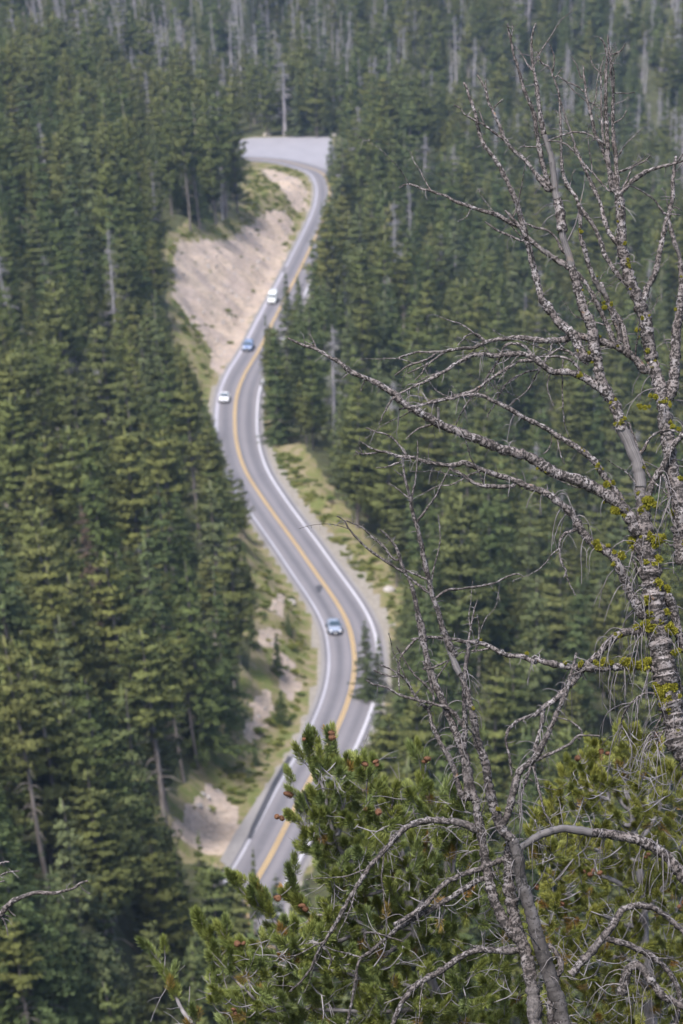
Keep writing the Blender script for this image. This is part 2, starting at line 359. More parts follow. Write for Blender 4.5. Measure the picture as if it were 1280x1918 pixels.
wob = (fbm(P[:, 0]/2.5, P[:, 1]/2.5, 21)-0.47)*30+(fbm(P[:, 0]/0.9, P[:, 1]/1.2, 22)-0.47)*20
soil = np.zeros(len(P)); grass = np.zeros(len(P)); grav = np.zeros(len(P))
for pl in BANKS: soil[in_poly(pl, px+wob, py+wob*0.6) & rng_ok] = 1
big = np.array(OPEN, float); ce = big.mean(0)
grass[in_poly(OPEN, px, py) & rng_ok] = 1
for k in range(2):
    gg = grass.reshape(nY, nX).copy()
    gg[1:-1, 1:-1] = np.maximum.reduce([gg[1:-1, 1:-1], gg[:-2, 1:-1], gg[2:, 1:-1], gg[1:-1, :-2], gg[1:-1, 2:]]); grass = gg.ravel()
for pl in GRAVELS: grav[in_poly(pl, px, py) & rng_ok] = 1
nearroad = np.abs(P[:, 0]-xroad(P[:, 1])) < 4.7; grav[nearroad & (P[:, 1] > yc[4][1]) & (P[:, 1] < Ytop-5)] = 1
ca = me.color_attributes.new('cover', 'FLOAT_COLOR', 'POINT')
ca.data.foreach_set('color', np.c_[soil, grass, grav, np.ones(len(P))].astype('f').ravel())
tag(obj('hillside_ground', me), kind='structure')

def strip(name, m, off0, off1, z, sel=None, u0=0, u1=1, nseg=1, y0=-1e9, y1=1e9):
    """a ribbon along the road between two side offsets (metres, left positive)"""
    s = (CL[:, 1] >= y0) & (CL[:, 1] <= y1) if sel is None else sel
    C, N, L = CL[s], NL[s], CLs[s]; a = off0[s] if hasattr(off0, '__len__') else np.full(len(C), off0); c = off1[s] if hasattr(off1, '__len__') else np.full(len(C), off1)
    t = np.linspace(0, 1, nseg+1); V = []; U = []
    for k in t:
        o_ = a*(1-k)+c*k; V.append(np.c_[C+N*o_[:, None], np.full(len(C), z)]); U.append(np.c_[np.full(len(C), u0+(u1-u0)*k), L])
    n = len(C); b = Buf(); V = np.vstack(V); i = np.arange(n-1)
    Fq = np.vstack([np.stack([k*n+i, k*n+i+1, (k+1)*n+i+1, (k+1)*n+i], -1) for k in range(nseg)])
    b.add(V, Fq, 0, np.vstack(U)); o = obj(name, b.mesh(name, [m])); return tag(o, kind='structure')
strip('gravel_shoulder', M['apron'], wl+1.0, -wr-1.2, -0.05)
strip('asphalt_road', M['asphalt'], wl+0.5, -wr-0.7, 0.0, nseg=8)
strip('yellow_centre_line', M['yellow'], 0.27, 0.06, 0.012); strip('yellow_centre_line', M['yellow'], -0.06, -0.27, 0.012)
strip('white_edge_line', M['white'], -wr+0.2, -wr-0.2, 0.012)
strip('white_edge_line', M['oldline'], wl+0.17, wl-0.19, 0.012, y1=470)
strip('concrete_gutter', M['gutter'], wl+0.35, wl-0.3, 0.02, y0=478, y1=628)
strip('white_edge_line', M['gutter'], wl+0.25, wl-0.2, 0.012, y0=632)
def sheet(name, m, pts, z, th=0.0):
    p = on_plane([a for a, _ in pts], [c for _, c in pts]); p[:, 2] = z; b = Buf(); b.add(p, [list(range(len(p)))], 0, p[:, :2]*0.1)
    return tag(obj(name, b.mesh(name, [m], False)), kind='structure')
sheet('gravel_turnout', M['gravel'], [(440,300),(448,262),(470,257.5),(540,256),(622,256),(628,300),(622,330),(607,318),(590,307),(573,303),(534,296),(495,293),(455,292)], -0.02)
sheet('gravel_apron', M['apron'], [(545,1412),(490,1530),(470,1575),(440,1632),(412,1612),(440,1560),(480,1500),(520,1440)], -0.03)
# drain with its shadow painted dark, beside the lower left edge line: a recessed channel with a raised lip
pa = on_plane([548,522,500,480,472], [1418,1465,1512,1552,1572]); pb = on_plane([540,512,489,470,464], [1418,1465,1512,1552,1572])
b = Buf()
for p0_, p1_, z0, z1 in ((pa, (pa+pb)/2, 0.02, 0.012), ((pa+pb)/2, pb, 0.012, 0.16)):
    u = p0_.copy(); v = p1_.copy(); u[:, 2] = z0; v[:, 2] = z1; n = len(u); i = np.arange(n-1)
    b.add(np.vstack([u, v]), np.stack([i, i+1, n+i+1, n+i], -1))
tag(obj('dark_drain_channel', b.mesh('dark_drain_channel', [M['drain']], False)), kind='structure')
# shadow on the lane, painted as a flat dark patch
c0 = on_plane(598, 1103); a_ = np.linspace(0, 2*np.pi, 14)[:-1]
st = np.c_[c0[0]+np.cos(a_)*0.45*(1+0.3*np.sin(3*a_)), c0[1]+np.sin(a_)*2.2*(1+0.2*np.cos(2*a_)), np.full(13, 0.012)]
b = Buf(); b.add(st, [list(range(13))]); tag(obj('painted_shadow_patch', b.mesh('painted_shadow_patch', [M['drain']], False)), kind='structure')

# ------------------------------------------------------------------ conifer prototypes (metres, base at origin)
def crown_buf(buf, kind, H, r, mat_i=0):
    if kind == 'fir': cb, W, per, gap, s0 = 0.04, (0.135+0.065*r.random())*H, 12, 0.66, 0.31
    elif kind == 'pine': cb, W, per, gap, s0 = 0.10+0.16*r.random(), (0.15+0.06*r.random())*H, 12, 0.70, 0.33
    else: cb, W, per, gap, s0 = 0.52, 0.15*H, 9, 0.60, 0.33
    lv = np.arange(cb*H, H-0.25, gap); lv = lv+r.normal(0, gap*(0.24 if kind == 'fir' else 0.38), len(lv)); t = np.clip((lv-cb*H)/(H-cb*H), 0, 1)
    prof = (1-t)**0.9+0.03 if kind == 'fir' else np.minimum((1-t)**0.62, 0.45+t*1.8)+0.02
    wr_ = 0.78+0.44*r.random(len(lv)); npb = np.maximum(4, (per*(0.45+0.75*prof)).astype(int))
    li = np.repeat(np.arange(len(lv)), npb); n = len(li); ph = r.random(n)*6.283
    lob = 1+0.22*np.sin(ph*2+r.random()*6)+0.14*np.sin(ph*3+lv[li]*0.7)
    R = W*prof[li]*wr_[li]*lob*(0.55+0.6*r.random(n))+0.15
    cnt = np.clip((R/0.36).astype(int)+1, 1, 11); bi = np.repeat(np.arange(n), cnt); k = np.concatenate([np.arange(c) for c in cnt])
    q_ = (k+0.5+0.5*r.random(len(k)))/cnt[bi]; rad = R[bi]*(0.12+0.88*q_)
    dro, up_ = (0.42, 0.22) if kind == 'fir' else (0.05, 0.30)
    z = lv[li[bi]]-dro*rad+up_*rad*q_
    spr = np.minimum(0.26, 0.10+0.10*rad)[:, None]*(0.5+0.7*(1-q_))[:, None]
    C = np.c_[np.cos(ph[bi])*rad, np.sin(ph[bi])*rad, z]+r.normal(0, 1, (len(k), 3))*spr*[1, 1, 0.35]
    nt_ = 11; C = np.repeat(C, nt_, 0); out = np.repeat(np.c_[np.cos(ph[bi]), np.sin(ph[bi]), np.zeros(len(k))], nt_, 0)
    m = len(C); s = s0*(0.5+0.7*r.random(m))[:, None]
    d1 = out*0.8+r.normal(0, 0.6, (m, 3)); d1[:, 2] += -0.15 if kind == 'fir' else 0.35; d1 /= np.linalg.norm(d1, axis=1)[:, None]
    d2 = np.cross(d1, r.normal(0, 1, (m, 3))+np.array([0, 0, 1.2])); d2 /= np.linalg.norm(d2, axis=1)[:, None]+1e-9
    c = C+r.normal(0, 1, (m, 3))*[0.14, 0.14, 0.09]; ow = out+np.array([0, 0, 0.6]); fl = np.sum(np.cross(-d2, d1)*ow, axis=1) < 0; d2[fl] *= -1
    V = np.stack([c-d1*s*0.45+d2*s*0.26, c-d1*s*0.45-d2*s*0.26, c+d1*s*0.6], 1).reshape(-1, 3)
    buf.add(V, np.arange(m*3).reshape(-1, 3), mat_i)
    top = np.array([[0, 0, H-0.9], [0.02, 0, H+0.25]]); tube(buf, catmull(top, 0.5), 0.06, 4, mat_i)
def trunk_buf(buf, H, r, rad=None, mat_i=0, branches=0, bmat=0, lo=0.1, hi=0.95, bl=2.0, fine=0):
    rad = rad or 0.011*H+0.04; n = 9; z = np.linspace(-0.6, H, n); P = np.c_[np.cumsum(r.normal(0, 0.05, n)), np.cumsum(r.normal(0, 0.05, n)), z]
    P[:, :2] -= P[0, :2]; tube(buf, P, np.linspace(rad, rad*0.12, n), 6, mat_i)
    for _ in range(branches):
        f = lo+(hi-lo)*r.random(); a = r.random()*6.283; L = bl*(1.15-f)*(0.4+0.9*r.random()); d = np.array([math.cos(a), math.sin(a), 0.0])
        s = np.array([np.interp(f*H, z, P[:, 0]), np.interp(f*H, z, P[:, 1]), f*H])
        Q = np.array([s, s+d*L*0.5+[0, 0, 0.05*L], s+d*L+[0, 0, -0.28*L]])
        tube(buf, Q, np.array([0.05, 0.035, 0.015])*(0.6+H/30), 3, bmat)
        if fine:
            c = s+np.outer(r.random(fine)*0.9+0.1, d*L)+r.normal(0, 0.12, (fine, 3)); e = c+r.normal(0, 0.35, (fine, 3))+[0, 0, -0.25]; w_ = np.cross(e-c, r.normal(0, 1, (fine, 3))); w_ = w_/(np.linalg.norm(w_, axis=1)[:, None]+1e-9)*0.022
            buf.add(np.stack([c-w_, c+w_, e], 1).reshape(-1, 3), np.arange(fine*3).reshape(-1, 3), bmat)
def crown_normals(buf, cb, H):
    # leaf sprays face outward and upward from the stem, with some scatter
    V = np.vstack(buf.v); n = np.c_[V[:, 0], V[:, 1], np.zeros(len(V))]; r_ = np.linalg.norm(n, axis=1)[:, None]+1e-6
    rr = np.random.default_rng(5); n = n/r_*np.minimum(r_/(0.10*H), 1.0)+[0, 0, 0.42]
    g_ = rr.normal(0, 0.26, (len(V)//3+1, 3)); n = n+np.repeat(g_, 3, 0)[:len(V)]
    return [tuple(q) for q in (n/np.linalg.norm(n, axis=1)[:, None]).tolist()]
KINDS = []     # per prototype: dict(kind, H, trunk mesh, crown mesh, joint mesh, width fraction, crown base)
for i in range(17):
    r = np.random.default_rng(100+i); kind = (['pine']*5+['fir']*4+['tallpine']+['snag']*2+['brown']+['fir']*2+['pine']*2)[i]; H = 18.0
    tb, cbf, jb = Buf(), Buf(), Buf()
    if kind == 'snag':
        for bf, mi in ((jb, 0),): trunk_buf(bf, H, np.random.default_rng(200+i), 0.25, 0, 46, 1, 0.15, 0.97, 2.6, 22)
        trunk_buf(tb, H, np.random.default_rng(200+i), 0.25, 0); trunk_buf(cbf, H, np.random.default_rng(200+i), 0.03, 0, 46, 0, 0.15, 0.97, 2.6, 22)
        K = dict(kind=kind, H=H, W=0.07, cb=0.3, trunk=tb.mesh('snag_trunk', [M['snag']]), crown=cbf.mesh('snag_branches', [M['snag_fine']]), joint=jb.mesh('distant_snag', [M['snag'], M['snag_fine']]))
    else:
        fm = M['fir'] if kind == 'fir' else M['brown'] if kind == 'brown' else M['pine']; ck = {'brown': 'fir'}.get(kind, kind)
        crown_buf(cbf, ck, H, np.random.default_rng(300+i)); crown_buf(jb, ck, H, np.random.default_rng(300+i))
        nb, lo, hi = (10, 0.05, 0.4) if kind != 'tallpine' else (26, 0.2, 0.7)
        trunk_buf(tb, H, np.random.default_rng(400+i), None, 0, nb, 0, lo, hi, 1.6); trunk_buf(jb, H, np.random.default_rng(400+i), None, 1, nb, 1, lo, hi, 1.6)
        K = dict(kind=kind, H=H, W=0.18 if kind == 'fir' else 0.17, cb=0.06 if kind == 'fir' else 0.6 if kind == 'tallpine' else 0.2,
                 trunk=tb.mesh('conifer_trunk', [M['trunk']]), crown=cbf.mesh('conifer_crown', [fm], normals=crown_normals(cbf, 0, H)), joint=jb.mesh('distant_conifer', [fm, M['trunk']], normals=crown_normals(jb, 0, H)))
    KINDS.append(K)

# ------------------------------------------------------------------ where the trees stand
MW, MH = 320, 480
mx, my = np.meshgrid((np.arange(MW)+0.5)*4, (np.arange(MH)+0.5)*4)
OM = in_poly(OPEN, mx, my)
def open_at(px, py):
    ix = (px/4).astype(int); iy = (py/4).astype(int); ok = (ix >= 0) & (ix < MW) & (iy >= 0) & (iy < MH)
    return ok & OM[np.clip(iy, 0, MH-1), np.clip(ix, 0, MW-1)]
def on_ground(px, py):
    rr = ray(px, py); t = np.arange(200, 1250, 0.4); p = CAM+rr*(t[:, None]); hit = np.argmax(p[:, 2] < height(p[:, 0], p[:, 1])); return p[hit]
cand = []
ys = 205.0
rowr = np.random.default_rng(11)
while ys < 1190:
    half = 0.148*ys+14; sp = 6.6 if ys < 880 else 7.2
    nx = int(2*half/sp); xs = -half+(np.arange(nx)+rowr.random(nx)*0.95)*sp
    cand.append(np.c_[xs, ys+(rowr.random(nx)-0.5)*sp*1.1]); ys += sp*0.93
cand = np.vstack(cand)
cz = height(cand[:, 0], cand[:, 1]); n = len(cand)
tall = 12+13*rowr.random(n)**1.2; tall = np.where(rowr.random(n) < 0.3, 6+7*rowr.random(n), tall)
patch = fbm(cand[:, 0]/30, cand[:, 1]/45, 50)
u = rowr.random(n); pk = rowr.random(n)
kind = np.where(u < np.clip(0.35+1.6*(patch-0.45), 0.12, 0.8), 5+(pk*4).astype(int), (pk*5).astype(int))
kind = np.where((u > np.where((cand[:, 1] < 470) & (cand[:, 0] < xroad(cand[:, 1])), 0.72, 0.86)) & (pk < 0.6), 9, kind)
ex = rowr.random(n); kind = np.where((ex < 0.4) & (kind >= 5) & (kind <= 8), 13+(ex*5).astype(int), kind); kind = np.where((ex < 0.35) & (kind < 5), 15+(ex*5.7).astype(int), kind)
psn = np.where(cand[:, 1] > 860, 0.42, 0.065); s2 = rowr.random(n); kind = np.where(s2 < psn, np.where(cand[:, 1] < 430, 9, 10+(pk*2).astype(int)), kind)
lean = 0.012+np.clip(-cand[:, 0]/np.maximum(cand[:, 1], 1)*1.1, -0.015, 0.12)+rowr.normal(0, 0.022, n)
rz = rowr.random(n)*6.283; wsc = 0.85+0.45*rowr.random(n)
# road and turnout stay clear on the ground itself
dmin = np.full(n, 1e9)
for i in range(0, len(CL), 2): dmin = np.minimum(dmin, np.hypot(cand[:, 0]-CL[i, 0], cand[:, 1]-CL[i, 1]))
turn = (cand[:, 1] > Ytop-6) & (cand[:, 1] < 846) & (cand[:, 0] > -34) & (cand[:, 0] < 7)
keep = (dmin > 6.2) & ~turn
base = np.c_[cand, cz]; Hh = tall.copy(); okk = np.zeros(n, bool)
CB = np.array([k['cb'] for k in KINDS]); WF = np.array([k['W'] for k in KINDS])
def blocked(base, H, kd, ln, ws):
    bad = np.zeros(len(base), bool)
    for f in (0.0, 0.12, 0.3, 0.45, 0.6, 0.75, 0.88, 1.0):
        t = np.clip((f-CB[kd])/(1-CB[kd]), 0, 1); wdt = np.where(f >= CB[kd]-0.01, WF[kd]*ws*H*(1-t)*1.0+0.1, 0.1)
        for sd in (-1, 0, 1):
            p = base+np.c_[sd*wdt-np.sin(ln)*f*H, np.zeros(len(base)), f*H]; a, c, _ = project(p); bad |= open_at(a, c)
    return bad
for s in (1.0, 0.82, 0.66, 0.5, 0.38, 0.28, 0.18):
    todo = keep & ~okk; Hs = tall*s
    if s < 0.66: todo &= Hs > 1.6
    good = todo.copy(); ii = np.where(todo)[0]; bl = blocked(base[ii], Hs[ii], kind[ii], lean[ii], wsc[ii]); good[ii[bl]] = False
    okk |= good; Hh[good] = Hs[good]
sel = np.where(okk)[0]
T = [dict(p=base[i], H=Hh[i], k=int(kind[i]), lean=lean[i], rz=rz[i], w=wsc[i], label=None) for i in sel]
# trees the photograph singles out: (base px, base py, height px, prototype, lean, width, label, category)
def byhand(bx, by, hp, k, ln, ws, label, cat):
    p = on_ground(bx, by); d = (p-CAM)@FWD
    T.append(dict(p=p, H=hp*d/F/math.cos(PITCH+math.atan((by-959)/F)), k=k, lean=ln, rz=random.random()*6, w=ws, label=label, cat=cat))
byhand(533,254,138,10,0.02,2.3,'tall pale bare snag standing at the back edge of the gravel turnout','dead tree')
byhand(556,256,120,5,0.0,0.9,'dark fir standing right of the pale snag behind the turnout','tree')
byhand(500,255,128,1,0.0,1.1,'rounded dark pine behind the turnout, just left of the pale snag','tree')
byhand(594,258,130,2,0.0,1.2,'broad olive pine behind the right end of the turnout','tree')
byhand(375,432,215,9,0.10,0.9,'bare-trunked pine at the top left rim of the tan cut bank','tree')
byhand(357,436,230,9,0.07,0.9,'bare-trunked pine left of the leaning one above the tan bank','tree')
byhand(424,412,235,9,0.09,1.0,'tall slim pine with pale trunk at the grassy edge above the bank','tree')
byhand(404,420,240,0,0.08,0.9,'dense pine between the bare trunks above the tan bank','tree')
byhand(445,398,215,3,0.05,0.9,'last pine of the stand beside the yellow grass below the curve','tree')
byhand(537,600,92,5,0.02,0.9,'narrow pointed fir that hides the right side of the white van','tree')
byhand(500,700,112,6,0.02,0.55,'slim bright green fir whose tip overlaps the road by the blue car','tree')
byhand(520,830,215,7,0.02,1.0,'large dark fir on the inside of the bend, right of the road','tree')
byhand(488,1330,0.1,5,0,1,None,None); T.pop()
byhand(684,1312,150,7,0.0,0.95,'lone slim fir standing in front of the right lane at the lower bend','tree')
byhand(709,1300,110,5,0.0,0.8,'small dark fir just right of the end of the white edge line','tree')
byhand(380,1790,225,6,0.02,0.75,'pointed fir whose top stands before the lower tan bank','tree')
byhand(338,1800,218,5,0.03,0.7,'fir left of the pointed one at the foot of the lower tan bank','tree')
byhand(478,1720,132,5,0.02,0.5,'small spired fir in front of the yellow line at the bottom of the road','tree')
byhand(520,1265,80,6,0.03,1.25,'small dark fir on the lower bank beside the yellow grass','tree')
byhand(528,1360,70,7,0.03,1.3,'short bushy fir below the soil patch on the lower bank','tree')
byhand(540,1190,42,5,0.02,1.3,'little fir in the grass left of the silver blue car','tree')
byhand(480,1435,45,6,0.02,1.3,'knee-high young fir above the lower tan bank','tree')
byhand(372,1440,260,9,0.13,0.9,'leaning pine with long pale trunk at the edge of the lower clearing','tree')
byhand(408,1420,240,9,0.12,0.9,'second pale-trunked pine right of the longer one by the lower clearing','tree')
byhand(205,1280,330,12,0.13,0.6,'brown dead conifer leaning in the green forest at the left','dead tree')
byhand(78,1350,190,10,0.20,0.7,'pale leaning snag at the left edge of the picture','dead tree')
byhand(195,1110,250,10,0.17,0.8,'grey snag with pinkish bare trunk in the left forest','dead tree')
byhand(622,345,100,5,0.02,0.9,'small fir at the right corner of the gravel turnout','tree')
byhand(55,1010,170,11,0.16,0.7,'leaning grey snag near the left edge, above the middle of the picture','dead tree')
byhand(300,1215,200,10,0.17,0.7,'slim pale snag leaning left in the lower left forest','dead tree')
byhand(255,1330,190,11,0.16,0.6,'thin grey snag low in the left forest, left of the pale-trunked pines','dead tree')
byhand(150,1480,170,10,0.15,0.6,'short leaning snag in the bottom left forest','dead tree')
byhand(330,900,150,10,0.14,0.7,'slender snag left of the road near the first bend','dead tree')
byhand(345,1465,270,9,0.14,0.9,'bare-stemmed pine left of the leaning long-trunked one by the lower tan bank','tree')
byhand(590,650,205,6,0.02,0.85,'fir covering the right lane beyond the white van','tree')
byhand(618,560,195,7,0.02,0.95,'fir at the right edge of the road below the top curve','tree')
byhand(640,455,195,5,0.02,0.95,'pale tipped fir at the right end of the gravel turnout','tree')
byhand(606,500,120,13,0.02,0.8,'short fir on the outside of the top curve','tree')
byhand(563,700,175,8,0.02,0.8,'fir just right of the one that hides the white van','tree')
byhand(540,770,215,5,0.02,0.8,'tall fir between the blue car and the inside bend','tree')
byhand(508,770,165,6,0.02,0.7,'slender fir hiding the right lane beside the dark blue car','tree')
byhand(215,1990,300,6,0.04,0.95,'large fir at the bottom, left of the live pine tips','tree')
byhand(300,2040,300,1,0.03,0.95,'broad olive pine at the bottom edge, just left of the lowest live pine tip','tree')
byhand(135,1985,310,7,0.05,0.9,'dark fir under the bare branch tips at the bottom left','tree')
byhand(440,1835,205,6,0.02,0.9,'fir standing below the bottom end of the visible road','tree')
byhand(520,1850,205,7,0.01,0.9,'bushy fir hiding the road where it turns behind the live pine','tree')
byhand(575,1870,225,5,0.01,0.9,'fir half hidden behind the live pine, at the bottom right of the road','tree')
byhand(458,1010,110,4,0.05,0.8,'pine standing against the left edge of the road above the bend','tree')

# how large each tree shows: a coarse picture painted front to back
def shown(T):
    W_, H_ = 320, 480; buf = np.full((H_, W_), -1, int)
    order = sorted(range(len(T)), key=lambda i: T[i]['p'][1]); cnt = np.zeros(len(T))
    for i in order:
        t = T[i]; K = KINDS[t['k']]; bx, by, d = project(t['p']); tx, ty, _ = project(t['p']+np.array([-math.sin(t['lean'])*t['H'], 0, t['H']]))
        bx, by, tx, ty = bx/4, by/4, tx/4, ty/4; w0 = K['W']*t['w']*t['H']*F/d/4*1.2
        y0 = max(0, int(ty)); y1 = min(H_-1, int(by))
        if K['kind'] == 'snag': w0 *= 0.35
        for yy in range(y0, y1+1):
            f = (by-yy)/max(by-ty, 1e-3); xc = bx+(tx-bx)*f; hw = w0*min(1, (1-f)*1.5) if f > K['cb'] else 0.2
            a = max(0, int(round(xc-hw))); c = min(W_, int(round(xc+hw))+1)
            if a >= c: continue
            row = buf[yy, a:c]; free = row < 0; cnt[i] += free.sum(); row[free] = i
    return cnt
cnt = shown(T)
hand = [i for i, t in enumerate(T) if t['label']]
rest = sorted([i for i, t in enumerate(T) if not t['label']], key=lambda i: -cnt[i])
LAND = [('the gravel turnout', 530, 270), ('the top curve of the road', 600, 330), ('the upper tan bank', 340, 540), ('the white van', 525, 550), ('the dark blue car', 485, 645),
        ('the white car', 420, 745), ('the road bend below the white car', 450, 830), ('the grass strip inside the bend', 600, 920), ('the grassy patch at the middle bend', 740, 1110), ('the silver blue car', 610, 1170),
        ('the end of the white edge line', 705, 1210), ('the lower soil patches', 490, 1240), ('the lower tan bank', 360, 1530), ('the bottom end of the visible road', 450, 1660), ('the bare branch tips at lower left', 90, 1680),
        ('the long bare limb reaching left', 640, 690), ('the highest tips of the dead pine', 980, 60), ('the forked horizontal dead limb', 850, 690), ('the thin dead tree tip', 780, 900), ('the large dead trunk', 1230, 1100),
        ('the top left corner of the picture', 0, 0), ('the top right corner of the picture', 1280, 0), ('the tip of the dead side limb', 760, 345), ('the live pine top with red cones', 600, 1370), ('the bottom left corner of the picture', 0, 1918),
        ('the bent dead limb at lower right', 950, 1400), ('the low horizontal dead branch', 900, 1200), ('the bare trunks by the turnout', 400, 300)]
ORD = ['nearest', 'second nearest', 'third nearest', 'fourth nearest', 'fifth nearest', 'sixth nearest', 'seventh nearest', 'eighth nearest', 'ninth nearest', 'tenth nearest', 'eleventh nearest', 'twelfth nearest', 'thirteenth nearest', 'fourteenth nearest', 'fifteenth nearest', 'sixteenth nearest', 'seventeenth nearest', 'eighteenth nearest', 'nineteenth nearest', 'twentieth nearest', 'farthest']
SHORT = {'pine': 'olive green rounded pine', 'tallpine': 'slim bare-stemmed pine', 'fir': 'dark pointed fir', 'snag': 'bare grey snag', 'brown': 'brown dead conifer'}
zone = {}
for i_, t in enumerate(T):
    a, c, _ = project(t['p']+np.array([0, 0, t['H']*0.85])); a, c = float(a), float(c)
    L_ = min(range(len(LAND)), key=lambda k: math.hypot(a-LAND[k][1], c-LAND[k][2])); dx, dy = a-LAND[L_][1], c-LAND[L_][2]
    dr_ = ('left of' if dx < 0 else 'right of') if abs(dx) > abs(dy) else ('above' if dy < 0 else 'below')
    t['zone'] = (SHORT[KINDS[t['k']]['kind']], dr_, LAND[L_][0]); t['zd'] = math.hypot(dx, dy)
    if not t['label'] and cnt[i_] > 14: zone.setdefault(t['zone'], []).append(i_)
for z_, ids in zone.items():
    ids.sort(key=lambda k: T[k]['zd'])
    for q_, k in enumerate(ids): T[k]['auto'] = '%s, %s one %s %s' % (z_[0], ORD[q_] if q_ < 20 else 'farthest' if q_ == len(ids)-1 else 'twenty-%s nearest' % ['first', 'second', 'third', 'fourth', 'fifth', 'sixth', 'seventh', 'eighth', 'ninth'][min(q_-20, 8)], z_[1], z_[2])
def side(t):
    x, y = t['p'][0], t['p'][1]; xr = xroad(y)
    if y > 846: return 'beyond'
    return ('left' if x < xr else 'right')+('_low' if y < 400 else '')
SIDE = {'left': 'in the dense stand left of the upper road', 'left_low': 'in the stand left of the lower road', 'right': 'on the slope right of the upper road',
        'right_low': 'on the slope right of the lower road', 'beyond': 'on the hillside beyond the gravel turnout'}
DESC = {'pine': ('olive green pine with rounded crown', 'tree', 'pine_tree', 'pines'), 'tallpine': ('slim pine with bare lower trunk and short crown', 'tree', 'tall_pine_tree', 'slim pines'), 'fir': ('dark green pointed fir', 'tree', 'fir_tree', 'firs'),
        'snag': ('bare grey dead tree', 'dead tree', 'dead_tree', 'dead trees'), 'brown': ('brown dead conifer', 'dead tree', 'brown_dead_conifer', 'brown conifers')}
lim = {'tree': 300, 'dead tree': 60}; used = {'tree': 0, 'dead tree': 0}; single = []; mass = []
for i in hand+rest:
    K = KINDS[T[i]['k']]; c = DESC[K['kind']][1]
    if T[i]['label'] or (used[c] < lim[c]-sum(1 for j in hand if DESC[KINDS[T[j]['k']]['kind']][1] == c) and cnt[i] > 14): single.append(i); used[c] += 0 if T[i]['label'] else 1
    else: mass.append(i)
def place_tree(t):
    K = KINDS[t['k']]; d, cat, nm, gp = DESC[K['kind']]; s = t['H']/K['H']; sd = side(t)
    e = bpy.data.objects.new(nm, None); COL.objects.link(e); e.empty_display_size = 0.5
    e.location = t['p']; e.rotation_euler = (0, -t['lean'], t['rz']); e.rotation_mode = 'XYZ'
    e.rotation_euler = (Matrix.Rotation(-t['lean'], 3, 'Y') @ Matrix.Rotation(t['rz'], 3, 'Z')).to_euler()
    ww = t['w']; e.scale = (s*ww, s*ww, s)
    if t['label']: tag(e, t['label'], t['cat'])
    else: tag(e, t.get('auto') or d+' '+SIDE[sd], cat, gp+' '+SIDE[sd])
    obj('trunk', K['trunk'], e); obj('crown' if K['kind'] != 'snag' else 'bare_branches', K['crown'], e)
for i in single: place_tree(T[i])

# the remaining forest is one mass: points that instance the distant trees
src = bpy.data.collections.new('forest_sources')
for i, K in enumerate(KINDS):
    o = bpy.data.objects.new('distant_tree_%02d' % i, K['joint']); src.objects.link(o)
me = bpy.data.meshes.new('forest')
me.vertices.add(len(mass)); me.vertices.foreach_set('co', np.array([T[i]['p'] for i in mass], 'f').ravel())
for nm, ty, vals in (('pick', 'INT', [T[i]['k'] for i in mass]),):
    me.attributes.new(nm, ty, 'POINT').data.foreach_set('value', np.array(vals, 'i'))
R3 = [tuple((Matrix.Rotation(-T[i]['lean'], 3, 'Y') @ Matrix.Rotation(T[i]['rz'], 3, 'Z')).to_euler()) for i in mass]
S3 = [(T[i]['H']/18*T[i]['w'], T[i]['H']/18*T[i]['w'], T[i]['H']/18) for i in mass]
me.attributes.new('rot', 'FLOAT_VECTOR', 'POINT').data.foreach_set('vector', np.array(R3, 'f').ravel())
me.attributes.new('scl', 'FLOAT_VECTOR', 'POINT').data.foreach_set('vector', np.array(S3, 'f').ravel())
def scatter_group(name, coll):
    ng = bpy.data.node_groups.new(name, 'GeometryNodeTree')
    ng.interface.new_socket('Geometry', in_out='INPUT', socket_type='NodeSocketGeometry'); ng.interface.new_socket('Geometry', in_out='OUTPUT', socket_type='NodeSocketGeometry')
    N = ng.nodes; gi, go = N.new('NodeGroupInput'), N.new('NodeGroupOutput'); ip = N.new('GeometryNodeInstanceOnPoints'); ci = N.new('GeometryNodeCollectionInfo')
    ci.inputs['Collection'].default_value = coll; ci.inputs['Separate Children'].default_value = True; ci.inputs['Reset Children'].default_value = True
    def attr(nm, dt): a = N.new('GeometryNodeInputNamedAttribute'); a.data_type = dt; a.inputs['Name'].default_value = nm; return a.outputs[0]
    L = ng.links.new; L(gi.outputs[0], ip.inputs['Points']); L(ci.outputs[0], ip.inputs['Instance']); ip.inputs['Pick Instance'].default_value = True
    L(attr('pick', 'INT'), ip.inputs['Instance Index'])
    e2r = N.new('FunctionNodeEulerToRotation'); L(attr('rot', 'FLOAT_VECTOR'), e2r.inputs[0]); L(e2r.outputs[0], ip.inputs['Rotation'])
    L(attr('scl', 'FLOAT_VECTOR'), ip.inputs['Scale']); L(ip.outputs[0], go.inputs[0]); return ng
fo = obj('forest', me); fo.modifiers.new('scatter', 'NODES').node_group = scatter_group('forest_scatter', src)
tag(fo, 'dense mixed conifer forest filling the valley slopes behind the nearer trees', 'forest', kind='stuff')
print('trees', len(T), 'single', len(single), 'mass', len(mass), used)

def scatter_object(name, pts, picks, rots, scls, coll, parent=None):
    me = bpy.data.meshes.new(name); me.vertices.add(len(pts)); me.vertices.foreach_set('co', np.array(pts, 'f').ravel())
    me.attributes.new('pick', 'INT', 'POINT').data.foreach_set('value', np.array(picks, 'i'))
    me.attributes.new('rot', 'FLOAT_VECTOR', 'POINT').data.foreach_set('vector', np.array(rots, 'f').ravel())
    me.attributes.new('scl', 'FLOAT_VECTOR', 'POINT').data.foreach_set('vector', np.array(scls, 'f').ravel())
    o = obj(name, me, parent); o.modifiers.new('scatter', 'NODES').node_group = scatter_group(name+'_scatter', coll); return o

